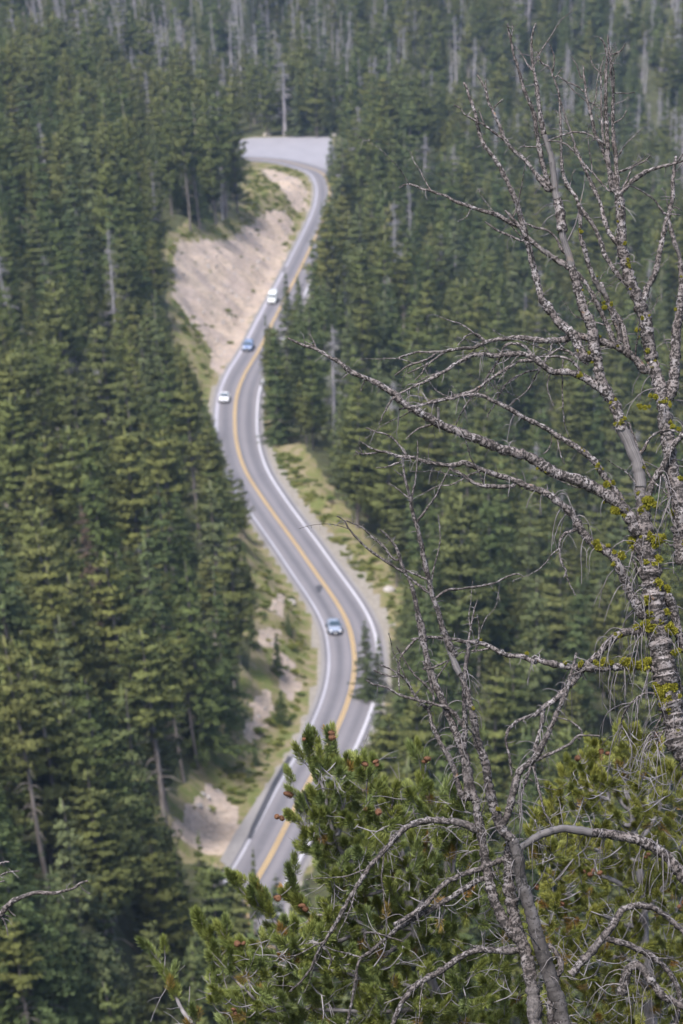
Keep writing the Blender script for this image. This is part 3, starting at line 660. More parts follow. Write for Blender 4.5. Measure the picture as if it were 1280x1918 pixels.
# low shrubs and grass tussocks on the open verges and in the forest edge
shc = bpy.data.collections.new('shrub_sources')
for i in range(3):
    r = np.random.default_rng(500+i); m_ = 240; c = r.normal(0, 1, (m_, 3)); c /= np.linalg.norm(c, axis=1)[:, None]; c[:, 2] = abs(c[:, 2]); c *= (0.35+0.65*r.random((m_, 1)))
    c[:, 2] *= 0.75; d1 = c+r.normal(0, 0.4, (m_, 3))+[0, 0, .3]; d1 /= np.linalg.norm(d1, axis=1)[:, None]; d2 = np.cross(d1, r.normal(0, 1, (m_, 3))); d2 /= np.linalg.norm(d2, axis=1)[:, None]
    b = Buf(); b.add(np.stack([c-d2*0.09, c+d2*0.09, c+d1*0.36], 1).reshape(-1, 3), np.arange(m_*3).reshape(-1, 3)); o = bpy.data.objects.new('shrub_%d' % i, b.mesh('shrub', [M['shrub']])); shc.objects.link(o)
r = np.random.default_rng(77); pts = []; scl = []
xs = r.uniform(-75, 30, 60000); ysx = r.uniform(260, 780, 60000); ok = (np.abs(xs-xroad(ysx)) > 6.0) & ~((ysx > Ytop-8) & (xs > -34)); xs, ysx = xs[ok], ysx[ok]
zz = height(xs, ysx); a_, c_, _ = project(np.c_[xs, ysx, zz]); ok = open_at(a_, c_)
inb = np.zeros(len(xs), bool)
for pl in BANKS: inb |= in_poly(pl, a_, c_)
ok &= ~inb | (r.random(len(xs)) < 0.04); ok &= (fbm(xs/5, ysx/5, 33) > 0.40); idxs = np.where(ok)[0][:1600]
s_ = 0.25+0.6*r.random(len(idxs))**2.5
scatter_object('roadside_shrubs', np.c_[xs, ysx, zz][idxs], r.integers(0, 3, len(idxs)), np.c_[np.zeros(len(idxs)), np.zeros(len(idxs)), r.random(len(idxs))*6], np.c_[s_, s_, s_*0.8], shc)
tag(bpy.data.objects['roadside_shrubs'], 'low green and yellow undergrowth on the road verges and cut banks', 'undergrowth', kind='stuff')

rkc = bpy.data.collections.new('rock_sources')
for i in range(3):
    import bmesh
    bm = bmesh.new(); bmesh.ops.create_icosphere(bm, subdivisions=1, radius=0.5); rr_ = random.Random(i)
    for v in bm.verts: v.co *= 0.6+0.7*rr_.random(); v.co.z *= 0.7
    me_ = bpy.data.meshes.new('loose_rock'); bm.to_mesh(me_); bm.free(); me_.materials.append(M['rock']); rkc.objects.link(bpy.data.objects.new('loose_rock_%d' % i, me_))
pick_ = np.where(inb & open_at(a_, c_) & (fbm(xs/4, ysx/4, 61) > 0.46))[0][:700]; rs_ = 0.15+0.75*r.random(len(pick_))**3
scatter_object('loose_rocks', np.c_[xs, ysx, zz][pick_], r.integers(0, 3, len(pick_)), r.random((len(pick_), 3))*6, np.c_[rs_*1.3, rs_, rs_], rkc)
tag(bpy.data.objects['loose_rocks'], 'loose stones scattered over the tan cut banks', 'scree', kind='stuff')
# boulders that can be told apart
def boulder(bx, by, size, m, label, name='boulder'):
    r = np.random.default_rng(int(bx*7+by)); import bmesh
    bm = bmesh.new(); bmesh.ops.create_icosphere(bm, subdivisions=2, radius=1)
    for v in bm.verts:
        n = fbm(np.array(v.co.x*1.3+bx), np.array(v.co.y*1.3+v.co.z*1.7+by), 3); v.co *= 0.7+0.6*float(n)
        v.co.z *= 0.7
    me = bpy.data.meshes.new(name); bm.to_mesh(me); bm.free(); me.materials.append(m); p = on_ground(bx, by)
    return tag(obj(name, me, loc=p+np.array([0, 0, size*0.2]), rot=(0, 0, r.random()*6), sc=size), label, 'rock')
boulder(500,254,1.3,M['paleboulder'],'pale cream boulder at the back left of the gravel turnout')
boulder(546,1131,0.75,M['rock'],'grey rock in the grass left of the road, above the silver blue car')
boulder(690,1150,0.01,M['rock'],'x') and None
bpy.data.objects.remove(bpy.data.objects['boulder.002'])
boulder(730,1108,0.9,M['rock'],'pale rock at the forest edge right of the road')
boulder(625,255,0.9,M['paleboulder'],'small tan rock at the back right corner of the turnout')
boulder(372,1512,0.5,M['rock'],'small rock near the top of the lower tan bank')

# ------------------------------------------------------------------ vehicles
M['glass'] = mat('dark_windscreen', (0.03, 0.05, 0.07), 0.35, 0.35); M['tyre'] = mat('tyre_rubber', (0.02, 0.02, 0.02), 0.9); M['rim'] = mat('alloy_rim', (0.5, 0.5, 0.52), 0.35, 0.5, 0.8)
M['lamp'] = mat('headlight_glass', (0.85, 0.85, 0.88), 0.1, 0.7); M['black'] = mat('black_plastic', (0.03, 0.03, 0.035), 0.6); M['red'] = mat('tail_lamp', (0.35, 0.02, 0.02), 0.3); M['plate'] = mat('licence_plate', (0.7, 0.7, 0.72), 0.5)
def loft(buf, secs, mat_i=0):
    """secs: list of (x, half width, z low, z high, top half width); closed body skin along x"""
    V = []
    for x, hw, z0, z1, tw in secs:
        zm = z0+(z1-z0)*0.62
        V += [(x, -hw*0.92, z0), (x, -hw, z0+0.12), (x, -hw, zm), (x, -tw, z1), (x, -tw*0.5, z1+0.02), (x, tw*0.5, z1+0.02), (x, tw, z1), (x, hw, zm), (x, hw, z0+0.12), (x, hw*0.92, z0)]
    n = 10; S = len(secs); Fq = []
    for i in range(S-1):
        for k in range(n): Fq.append([i*n+k, i*n+(k+1) % n, (i+1)*n+(k+1) % n, (i+1)*n+k])
    buf.add(V, Fq, mat_i); buf.add(V[:n], [list(range(n))], mat_i); buf.add(V[-n:], [list(range(n))[::-1]], mat_i)
def box(buf, c, s, mat_i=0):
    c = np.array(c); s = np.array(s)/2; V = np.array([(i, j, k) for i in (-1, 1) for j in (-1, 1) for k in (-1, 1)])*s+c
    buf.add(V, [[0, 1, 3, 2], [4, 6, 7, 5], [0, 4, 5, 1], [2, 3, 7, 6], [0, 2, 6, 4], [1, 5, 7, 3]], mat_i)
def one(name, fn, m, parent, shade=False):
    b = Buf(); fn(b); o = obj(name, b.mesh(name, [m], shade), parent); return o
def vehicle(name, kind, paint, bx, by, label, cat, grp, paint2=None):
    p = on_plane(bx, by); i = int(np.argmin(np.hypot(CL[:, 0]-p[0], CL[:, 1]-p[1]))); c = CL[i]+NL[i]*(wl[i]*0.64); tdir = -TN[i]
    e = bpy.data.objects.new(name, None); COL.objects.link(e); e.location = (c[0], c[1], 0.0); e.rotation_euler = (0, 0, math.atan2(tdir[1], tdir[0]))
    pm = mat(label.split()[0]+'_car_paint', paint, 0.25, 0.6); pm2 = pm if paint2 is None else mat('contrast_paint', paint2, 0.25, 0.6)
    if kind == 'van':
        L, W, H = 6.2, 2.1, 2.75
        secs = [(-3.1, 0.98, 0.35, 2.6, 0.88), (-3.0, 1.05, 0.3, 2.72, 0.93), (0.9, 1.05, 0.3, 2.75, 0.93), (1.55, 1.05, 0.3, 2.6, 0.88), (2.15, 1.02, 0.3, 1.45, 0.86), (2.9, 0.98, 0.32, 1.15, 0.8), (3.08, 0.88, 0.4, 0.95, 0.7)]
        wnd = [(1.64, 2.36, 2.13, 1.56)]; axles = (-1.9, 2.05)
    elif kind == 'suv':
        L, W, H = 4.7, 1.9, 1.75
        secs = [(-2.35, 0.85, 0.4, 1.1, 0.72), (-2.25, 0.93, 0.3, 1.5, 0.68), (-1.8, 0.95, 0.28, 1.72, 0.66), (0.2, 0.95, 0.28, 1.75, 0.66), (0.55, 0.95, 0.28, 1.66, 0.65), (1.25, 0.94, 0.28, 1.12, 0.76), (2.1, 0.9, 0.3, 0.98, 0.7), (2.33, 0.78, 0.4, 0.75, 0.6)]
        wnd = [(0.62, 1.62, 1.2, 1.18)]; axles = (-1.45, 1.45)
    else:
        L, W, H = 4.6, 1.82, 1.45
        secs = [(-2.3, 0.8, 0.38, 0.9, 0.66), (-2.1, 0.9, 0.26, 1.02, 0.74), (-1.55, 0.91, 0.24, 1.08, 0.72), (-0.95, 0.91, 0.24, 1.42, 0.60), (0.15, 0.91, 0.24, 1.45, 0.60), (1.0, 0.91, 0.24, 0.98, 0.74), (1.9, 0.87, 0.26, 0.82, 0.7), (2.28, 0.74, 0.36, 0.66, 0.6)]
        wnd = [(0.22, 1.41, 0.95, 1.02)]; axles = (-1.4, 1.42)
    one('body', lambda b: loft(b, secs), pm, e, True)
    if paint2 is not None:                                     # dark roof panel
        one('roof_panel', lambda b: box(b, (-0.5, 0, secs[3][3]+0.03), (1.7, 1.1, 0.03)), pm2, e)
    x0, z0, x1, z1 = wnd[0]; hw0, hw1 = (0.84, 0.9) if kind == 'van' else (0.58, 0.74)
    def ws(b):
        o_ = np.array([0.13, 0, 0.09]); V = np.array([(x0, -hw0, z0), (x0, hw0, z0), (x1, hw1, z1), (x1, -hw1, z1)]); b.add(np.vstack([V+o_, V]), [[0, 3, 2, 1], [4, 5, 6, 7], [0, 1, 5, 4], [2, 3, 7, 6], [1, 2, 6, 5], [0, 4, 7, 3]])
    one('windscreen', ws, M['glass'], e)
    for sd in (-1, 1):
        zt = {'van': 2.2, 'suv': 1.5, 'sedan': 1.25}[kind]; zb = {'van': 1.6, 'suv': 1.18, 'sedan': 1.0}[kind]; xa, xb = {'van': (0.3, 1.4), 'suv': (-1.9, 0.6), 'sedan': (-1.2, 0.5)}[kind]; yo = {'van': 1.04, 'suv': 0.86, 'sedan': 0.82}[kind]
        one('side_window', lambda b: box(b, ((xa+xb)/2, sd*yo, (zt+zb)/2), (xb-xa, 0.06, zt-zb)), M['glass'], e)
        xf = secs[-1][0]-0.06; zf = {'van': 0.85, 'suv': 0.85, 'sedan': 0.66}[kind]
        one('headlight', lambda b: box(b, (xf-0.02, sd*secs[-1][1]*0.86, zf), (0.16, 0.3, 0.17)), M['lamp'], e)
        one('tail_light', lambda b: box(b, (secs[0][0]+0.02, sd*secs[0][1]*0.8, 0.85), (0.1, 0.2, 0.2)), M['red'], e)
        one('mirror', lambda b: box(b, (x1-0.25, sd*(W/2+0.1), z1+0.05), (0.14, 0.2, 0.14)), pm, e)
        for ax in axles:
            def wh(b, rr=0.33 if kind != 'van' else 0.38):
                P = np.array([[ax, sd*(W/2-0.22), rr], [ax, sd*(W/2-0.12), rr], [ax, sd*(W/2+0.01), rr]]); tube(b, P, rr, 14)
            def rim(b, rr=0.2):
                P = np.array([[ax, sd*(W/2-0.02), 0.35], [ax, sd*(W/2), 0.35], [ax, sd*(W/2+0.025), 0.35]]); tube(b, P, rr, 10)
            wo = one('wheel', wh, M['tyre'], e, True); one('rim', rim, M['rim'], wo)
    one('grille', lambda b: box(b, (secs[-1][0]+0.01, 0, secs[-1][2]+0.2), (0.05, 0.8, 0.16)), M['black'], e)
    one('bumper', lambda b: box(b, (secs[-1][0]-0.02, 0, secs[-1][2]-0.02), (0.14, 1.3, 0.14)), M['black'], e)
    one('licence_plate', lambda b: box(b, (secs[-1][0]+0.06, 0, secs[-1][2]+0.03), (0.02, 0.32, 0.14)), M['plate'], e)
    tag(e, label, cat, grp); return e
GR = 'vehicles driving down the road'
vehicle('car', 'sedan', (0.21, 0.24, 0.31), 612, 1180, 'silver blue car on the lower bend, nearest of the vehicles', 'car', GR)
vehicle('car', 'sedan', (0.66, 0.66, 0.68), 426, 752, 'white car with dark windscreen where the road starts to bend, third down the hill', 'car', GR)
vehicle('car', 'suv', (0.16, 0.21, 0.33), 472, 655, 'darker blue car between the white van and the white car', 'car', GR)
vehicle('van', 'van', (0.60, 0.62, 0.62), 514, 567, 'tall white van highest up the road, half behind a fir', 'van', GR).scale = (0.85, 0.85, 0.85)

# ------------------------------------------------------------------ near trees on the overlook slope, traced limb by limb
ZR = {'3': (740,0,2.370), '4': (740,600,2.370), '5': (740,1150,2.370), 'A': (1000,300,4.571), 'B': (1000,650,4.571), 'C': (1000,1000,4.571),
      'D': (640,1000,3.556), '7': (500,580,2.664), '6': (250,1300,2.133), 'E': (860,1350,3.048), 'G': (0,1580,4.267), 'W': (0,0,1.0)}
def parse(s):
    out = []
    for ln in s.strip().splitlines():
        ln = ln.split('#')[0].strip()
        if not ln: continue
        h, body = ln.split(':'); h = h.split(); z = ZR[h[0]]
        pts = [tuple(float(v) for v in p.split(',')) for p in body.split()]
        out.append(dict(r0=float(h[1]), r1=float(h[2]), tw=h[3] if len(h) > 3 else 's', m=h[4] if len(h) > 4 else 'dbark', pts=[(z[0]+a/z[2], z[1]+c/z[2]) for a, c in pts]))
    return out
def build_limbs(limbs, depth, root, seed, step=0.016, names=('trunk', 'branch'), dslope=0.15, twmul=1.0, ground=True):
    """limbs: root end first; every limb starts at the depth of the nearest limb already built"""
    r = np.random.default_rng(seed); nodes = np.zeros((0, 5)); out = []    # px, py, depth, radius, limb
    for li, L in enumerate(limbs):
        pts = np.array(L['pts']); d0 = depth; pre = None
        if len(nodes):
            dist = np.hypot(nodes[:, 0]-pts[0, 0], nodes[:, 1]-pts[0, 1]); j = int(np.argmin(dist)); d0 = nodes[j, 2]
            if dist[j] < 26: pre = nodes[j]
        seg = np.concatenate([[0], np.cumsum(np.hypot(*np.diff(pts, axis=0).T))])
        sl = (r.random()*2-1)*dslope*(0.15 if li == 0 else 1)/F*depth
        dep = d0+seg*sl
        rp = np.linspace(L['r0'], L['r1'], len(pts)) if L['r0'] < 0.1 else L['r1']+(L['r0']-L['r1'])*(1-seg/seg[-1])**0.8
        if pre is not None: pts = np.vstack([pre[:2], pts]); dep = np.r_[pre[2], dep]; rp = np.r_[L['r0'], rp]
        Pw = at_depth(pts[:, 0], pts[:, 1], dep); Rw = rp*dep/F
        Q = catmull(np.c_[Pw, Rw], step); P, R = Q[:, :3], Q[:, 3]*1.2
        if len(P) > 8: w_ = 1+0.07*np.sin(np.arange(len(P))*0.5+r.random()*6)+0.10*(r.random(len(P))-0.5); R = R*(1+(w_-1)*(0.45 if R.max() > 0.018 else 1.0))
        wob = np.cumsum(r.normal(0, 0.0016, (len(P), 3)), 0); wob -= np.linspace(0, 1, len(P))[:, None]*wob[-1]; P = P+wob
        if li == 0 and ground:                                     # carry the trunk down into the slope
            g0 = P[0].copy(); gz = float(height(g0[0], g0[1])); k = np.linspace(1, 0, 24)[:-1, None]
            low = np.array([g0[0]+0.05, g0[1]+0.1, gz-0.3]); P = np.vstack([low*k+g0*(1-k), P]); R = np.r_[np.linspace(R[0]*1.6, R[0], 23), R]
        b = Buf(); rm = float(R.max()); sides = 12 if rm > 0.03 else 8 if rm > 0.012 else 6
        tube(b, P, np.maximum(R, 0.0018), sides, 0, 0.26 if 'dbark' in L['m'] else 0.14, r.random()*50, r)
        qx, qy, qd = project(P); nodes = np.vstack([nodes, np.c_[qx, qy, qd, R/qd*F, np.full(len(P), li)]])
        # twigs that belong to this limb
        T_, N_, B_ = frames(P); length = len(P)*step
        dens = {'n': 2, 's': 20, 'm': 28, 'c': 32, 'd': 42}[L['tw']]*twmul
        for _ in range(r.poisson(length*dens)):
            k = int(len(P)*(0.05+0.95*r.random())); k = min(k, len(P)-1); a = r.random()*6.283; out_ = N_[k]*math.cos(a)+B_[k]*math.sin(a)
            if L['tw'] in 'sn': ln, curl = 0.02+0.07*r.random()**2, 0.3
            elif L['tw'] == 'm': ln, curl = 0.03+0.15*r.random()**1.7, 0.8
            elif L['tw'] == 'c': ln, curl = 0.05+0.24*r.random()**1.5, 1.3
            else: ln, curl = 0.08+0.32*r.random()**1.3, 1.7
            dr = out_+T_[k]*(r.random()*0.7-0.1); dr /= np.linalg.norm(dr); p = P[k]+out_*R[k]*0.6; Q = [p]; ns = 7; side_ = np.cross(dr, [0, 0, 1.])*(r.random()-0.5)*1.2
            for j in range(ns):
                dr = dr+(np.array([0, 0, -1.])*curl*(0.2 if j < 2 else 0.32)+side_*0.25+r.normal(0, 0.12, 3)); dr /= np.linalg.norm(dr); p = p+dr*ln/ns; Q.append(p)
            r0 = min(0.0036, 0.0019+ln*0.008); tube(b, catmull(np.array(Q), ln/9), np.linspace(r0, r0*0.5, len(catmull(np.array(Q), ln/9))), 4, 1)
            if ln > 0.12 and r.random() < 0.7:
                j = r.integers(2, ns); d2 = (Q[j]-Q[j-1]); d2 = d2/np.linalg.norm(d2)+r.normal(0, 0.6, 3); d2 /= np.linalg.norm(d2); q2 = np.array([Q[j], Q[j]+d2*ln*0.2, Q[j]+d2*ln*0.35+[0, 0, -ln*0.1]])
                tube(b, q2, [r0*0.7, r0*0.6, r0*0.4], 3, 1)
        if L['tw'] in 'sm' and rm > 0.006:                            # stiff side branches with short spurs
            for _ in range(r.poisson(length*2.2)):
                k = int(len(P)*(0.15+0.8*r.random())); a = r.random()*6.283; o_ = N_[k]*math.cos(a)+B_[k]*math.sin(a); o_[1] *= 0.5
                dr = o_*0.9+T_[k]*0.8+np.array([0, 0, 0.15]); ln = 0.12+0.38*r.random()**1.4; Q = [P[k]]
                for j in range(6): dr = dr/np.linalg.norm(dr)+r.normal(0, 0.16, 3); Q.append(Q[-1]+dr/np.linalg.norm(dr)*ln/6)
                Qs = catmull(np.array(Q), 0.02); r0 = min(0.006, R[k]*0.6, 0.0025+ln*0.009); tube(b, Qs, np.linspace(r0, r0*0.35, len(Qs)), 5, 0, 0.2, r.random()*9, r)
                for _s in range(int(ln*26)):
                    j = r.integers(1, len(Qs)); d2 = r.normal(0, 1, 3); d2 /= np.linalg.norm(d2); l2 = 0.012+0.05*r.random()**2; tube(b, np.array([Qs[j], Qs[j]+d2*l2*0.6, Qs[j]+d2*l2+[0, 0, -l2*0.3]]), [0.0018, 0.0015, 0.0009], 3, 1)
        nm = names[0] if li == 0 or L['r0'] >= 7.5 and 'stem' in names else names[1]
        org = P[0]; bb = Buf(); o = obj(nm, b.mesh(nm, [M[L['m']], M['twig']]), root)
        out.append((o, P, R))
    return nodes, out
def root_empty(name, px, py, d, label, cat, grp=None):
    e = bpy.data.objects.new(name, None); COL.objects.link(e); e.empty_display_size = 0.2
    p = at_depth(px, py, d); e.location = (0, 0, 0); tag(e, label, cat, grp); return e

BIG = parse('''
C 21 16 c: 1700,2700 1450,2150 1275,1829 1185,1500 1120,1150 1085,850 1045,560 1010,330 960,60
B 15 9 m: 960,1750 950,1500 915,1200
B 9.5 10 n bare: 915,1200 880,1020 840,900 800,800 750,690
B 10.5 7.5 m: 750,690 700,520 620,380 560,220 540,50
A 9 6.5 s: 540,1700 500,1450 440,1300 380,1100 320,900
A 6.5 5.5 s bare: 320,900 280,750 240,600
A 8.5 8 m: 240,600 225,450 205,340
3 5.6 4.2 s bare: 715,860 700,720 665,600
3 4.4 1.3 s: 665,600 640,480 625,360 615,280 610,180 625,105
3 4.5 1.2 s: 690,830 655,700 635,560 625,500 590,420 560,320 535,240 515,160 500,105
3 1.3 0.8 s: 515,165 522,135 520,105
3 4 1.4 s: 685,850 640,790 580,700 520,640 470,540 430,460 405,390 365,330
3 2.2 1 s: 500,630 450,600 400,560 350,535 310,510 290,480 262,465
3 1.8 0.9 n: 400,560 370,485
3 1.2 0.9 n: 440,480 480,440
3 1.2 0.9 n: 405,400 403,355
3 2.0 0.8 s: 620,320 590,290 565,240 530,205
A 8 6 m: 430,1680 340,1500 200,1370 110,1220
3 6 2 s: 700,1400 650,1330 625,1230 600,1120 570,1020 530,890 490,800 440,715 395,660 370,600 350,500 325,410 305,365
3 3.8 1.2 s: 565,1010 530,995 450,955 350,920 250,880 150,845 60,815 20,832
3 1.2 0.8 n: 335,930 315,965 280,982
3 2.4 1.2 s: 560,1070 490,1035 440,1010 400,985
3 5 2 m: 775,1190 700,1140 640,1100 590,1060 540,990 490,935
3 2.6 1.6 s: 750,1120 720,1060 680,1020 620,1010 580,990
3 3 1.2 s: 690,830 620,760 590,720 555,690
B 12.5 10 c: 1290,1850 1245,1500 1225,1250 1170,1000 1135,750 1105,500 1040,250 1000,50
A 11 7 m: 1010,1700 980,1500 930,1300 850,1100 800,950 760,780 760,600 750,450 740,350 720,280
3 4.5 1.4 s: 960,820 945,700 940,600 935,480 935,350 945,250 930,190 910,165
3 4.2 1.2 s: 990,840 970,680 965,560 965,420 955,280 950,200 945,155
3 1.5 0.9 n: 955,245 1000,225 1025,190
3 2.4 1 s: 930,640 915,480 912,320 930,250
3 1.3 0.8 n: 912,320 880,290 868,245
3 1.2 0.8 n: 970,412 1020,412 1065,410
3 1.3 0.8 n: 945,545 910,535 895,507
3 1.3 0.8 n: 965,545 1005,525 1030,490
3 4 1.2 s: 985,850 930,680 890,580 870,500 850,400 835,290
3 1.4 0.8 n: 830,340 810,290 785,250
3 1.5 0.9 n: 840,405 770,370 725,335
3 1.8 1.2 s: 955,850 880,760 830,710 790,660 740,630 680,625 640,650 560,650
3 1.8 1.4 s: 935,640 870,600 810,585 740,600 680,625
A 4.2 1.8 s: 770,270 850,190 970,110 1100,60 1290,0
A 2 1.1 s: 730,100 830,70 900,30 960,0 1000,-40
A 2 1.2 n: 760,260 800,160 840,70
A 5.5 2.2 s: 940,1200 960,1100 1000,1020 1060,880 1090,720 1120,560 1160,440 1190,300 1190,150 1220,-30
A 2 1 n: 1115,450 1060,370 980,290 900,240 810,215
A 1.5 0.8 n: 1160,450 1210,400 1270,430
A 1.5 0.8 n: 1160,460 1260,470
A 9 5 m: 1150,2040 1200,1900 1210,1550 1245,1250 1270,1050
A 6.5 4.5 m: 960,1800 900,1720 800,1640 700,1590 560,1550 470,1530 380,1520 250,1540 120,1550 0,1540
A 4.5 2.5 s: 1270,1050 1250,830 1210,700 1180,600 1150,500
A 3.8 3 s: 830,1110 700,950 620,820 580,700 520,570 440,460 390,380 350,300 280,200 250,80 240,0
3 2.4 1 s: 740,711 738,600 735,490 725,400 700,340 685,300 650,280 635,230
3 1.3 0.8 n: 715,345 740,305
3 1.5 0.8 n: 700,320 710,260 690,200
A 4.6 3 s: 740,1500 640,1180 560,1080 500,930 450,770 405,620 400,450 385,380
A 4 2.5 s: 760,760 710,700 640,590 570,370 490,200 420,30 350,-110
3 2.2 1.2 s: 800,640 770,560 745,490 725,420
A 5 3 s: 700,1590 660,1500 560,1280 480,1120 410,1010 370,960
A 5 3.2 s: 800,1620 770,1450 700,1300 640,1200 580,1050
4 4.2 1.1 s: 610,84 560,80 430,85 350,115 280,125 190,140 100,145 10,170
4 2 1.2 n: 405,95 360,60 320,65 280,112
4 2 1 s: 190,140 130,180 60,200 0,245
4 2 0.9 s: 235,135 150,190 120,230 90,265
4 1.5 0.9 n: 150,192 100,215 55,235
4 6.5 1.5 m: 930,310 850,260 780,235 700,235 640,190 600,165 560,155 450,160 370,155 300,180 200,240 100,290 20,325
4 2.8 1 s: 640,190 580,120 540,100 490,110 460,170 420,230 380,290 330,350 290,410 270,470
4 3 1.3 s: 610,178 560,180 480,220 420,260 340,310 200,350 90,385
4 2.4 1.3 n: 820,220 780,180 720,165 600,160
4 2.4 1 s: 860,190 800,150 740,130 690,160 640,220 600,230 520,265 480,310 440,380 410,430
4 1.8 0.8 s: 700,100 680,160 620,250 590,310 515,375
4 1.6 0.8 n: 745,190 742,300 745,400 755,470 775,520
4 1.4 0.7 n: 690,235 675,290 685,340 705,380
4 5.5 1.5 m: 1010,800 960,730 920,680 880,620 820,570 740,520 660,470 560,420 500,385 430,355 370,330 300,330 250,345 180,355 100,380 20,395
4 1.4 0.7 n: 720,520 730,570 740,610 755,640
4 1.3 0.7 n: 695,510 690,560 655,595
4 10 5.2 m: 1080,940 1020,850 960,800 880,755 800,720 720,690 640,640 560,605 480,580 380,540 300,505 200,470 130,425 60,385 0,340
7 5 1.5 s: 655,432 560,380 490,345 430,320 370,270 310,240 250,200 190,180 130,155 105,142
7 1.6 0.9 n: 250,200 235,160 215,118
7 1.4 0.9 n: 245,190 190,160
7 1.5 0.9 n: 380,285 360,262 345,240 335,245
7 1.2 0.7 n: 405,320 385,335 375,345
7 1.3 0.8 n: 485,355 470,408
7 1.7 0.8 n: 640,430 600,490 560,572
7 2.6 2.2 n gbark: 855,575 857,530 855,490
7 2 0.9 n: 825,572 750,600 695,645
4 8 5.5 d: 1110,1310 1060,1230 1000,1100 960,1030 880,980 830,930 800,880 770,840 720,800 660,760
4 5.5 2 m: 660,760 590,735 520,710 450,690 380,660 310,630 240,640 150,630 60,605 0,605
7 2.6 1 s: 740,738 690,740 600,712 530,718 480,722 443,706
7 2.2 1 s: 695,725 650,660 600,620 540,605 495,590
7 1.7 0.9 n: 600,712 520,690 465,657
7 1.7 0.9 n: 680,752 610,780 545,790
4 3.6 2.5 s: 530,735 440,740 370,730 300,690 240,655
4 2.6 1.4 s: 800,930 750,950 730,1000 740,1070 760,1110 750,1140
4 1.4 0.8 n: 755,1110 775,1170 805,1225
B 5.5 4.5 c: 980,1260 1040,1130 1110,1020 1170,900 1230,810 1300,730
B 2.5 1.5 n: 930,900 990,790 1060,730 1150,710 1250,730
B 1.8 1 n: 815,650 900,850 960,1000 1020,1140 1120,1230 1180,1350 1230,1520
C 7.5 5.5 d: 1090,830 1000,800 900,830 780,840 690,880 620,950 540,1050
C 5 3.6 m: 540,1050 450,1140 370,1230 300,1310 200,1410 90,1490 0,1560
5 3 1.8 s: 655,438 600,455 540,480 500,530 495,590 510,650 520,720
5 3.4 1.8 c: 660,430 640,520 615,600 605,650 580,730 560,800 555,910
5 2.4 1 s: 610,660 640,780 665,880 700,945
C 7 5 d: 1050,1160 900,1140 700,1150 500,1160 340,1155 230,1140 100,1100 0,1060
5 4.4 1.6 m: 620,213 560,190 500,185 440,150 370,125 300,120 200,110 140,105 75,112
5 2.2 1.2 n: 440,150 400,160 340,165
D 2 1.1 n: 495,700 430,780 385,850 380,950 385,1050
D 2 1 s: 850,725 860,640 880,530 905,440
D 1.8 1 s: 880,790 905,740 915,620 905,540
C 2.4 1 d: 1060,1370 960,1370 860,1430 780,1520 750,1600 765,1680
C 2.2 1 d: 1120,1520 1060,1640 1020,1740 980,1850
C 3 1.2 d: 960,100 880,80 850,180 900,300 1000,440
C 3 1.2 d: 1180,1080 1230,1180 1270,1350
C 2.6 1.2 d: 1180,1560 1120,1680 1060,1800 1080,1880
E 9.5 7 d dbark: 1330,950 1220,800 1180,760 1100,710 1000,670 860,650 760,640
E 7 5.5 c bare: 760,640 640,620 560,620 470,650 400,690 350,730
B 2.6 1 d: 1120,1120 1170,1300 1130,1420
B 2.8 1.2 d: 940,1650 860,1690 900,1600 980,1560 1080,1640 1180,1700
C 8 5.5 c: 1130,530 1190,620 1235,800 1275,1000
''')
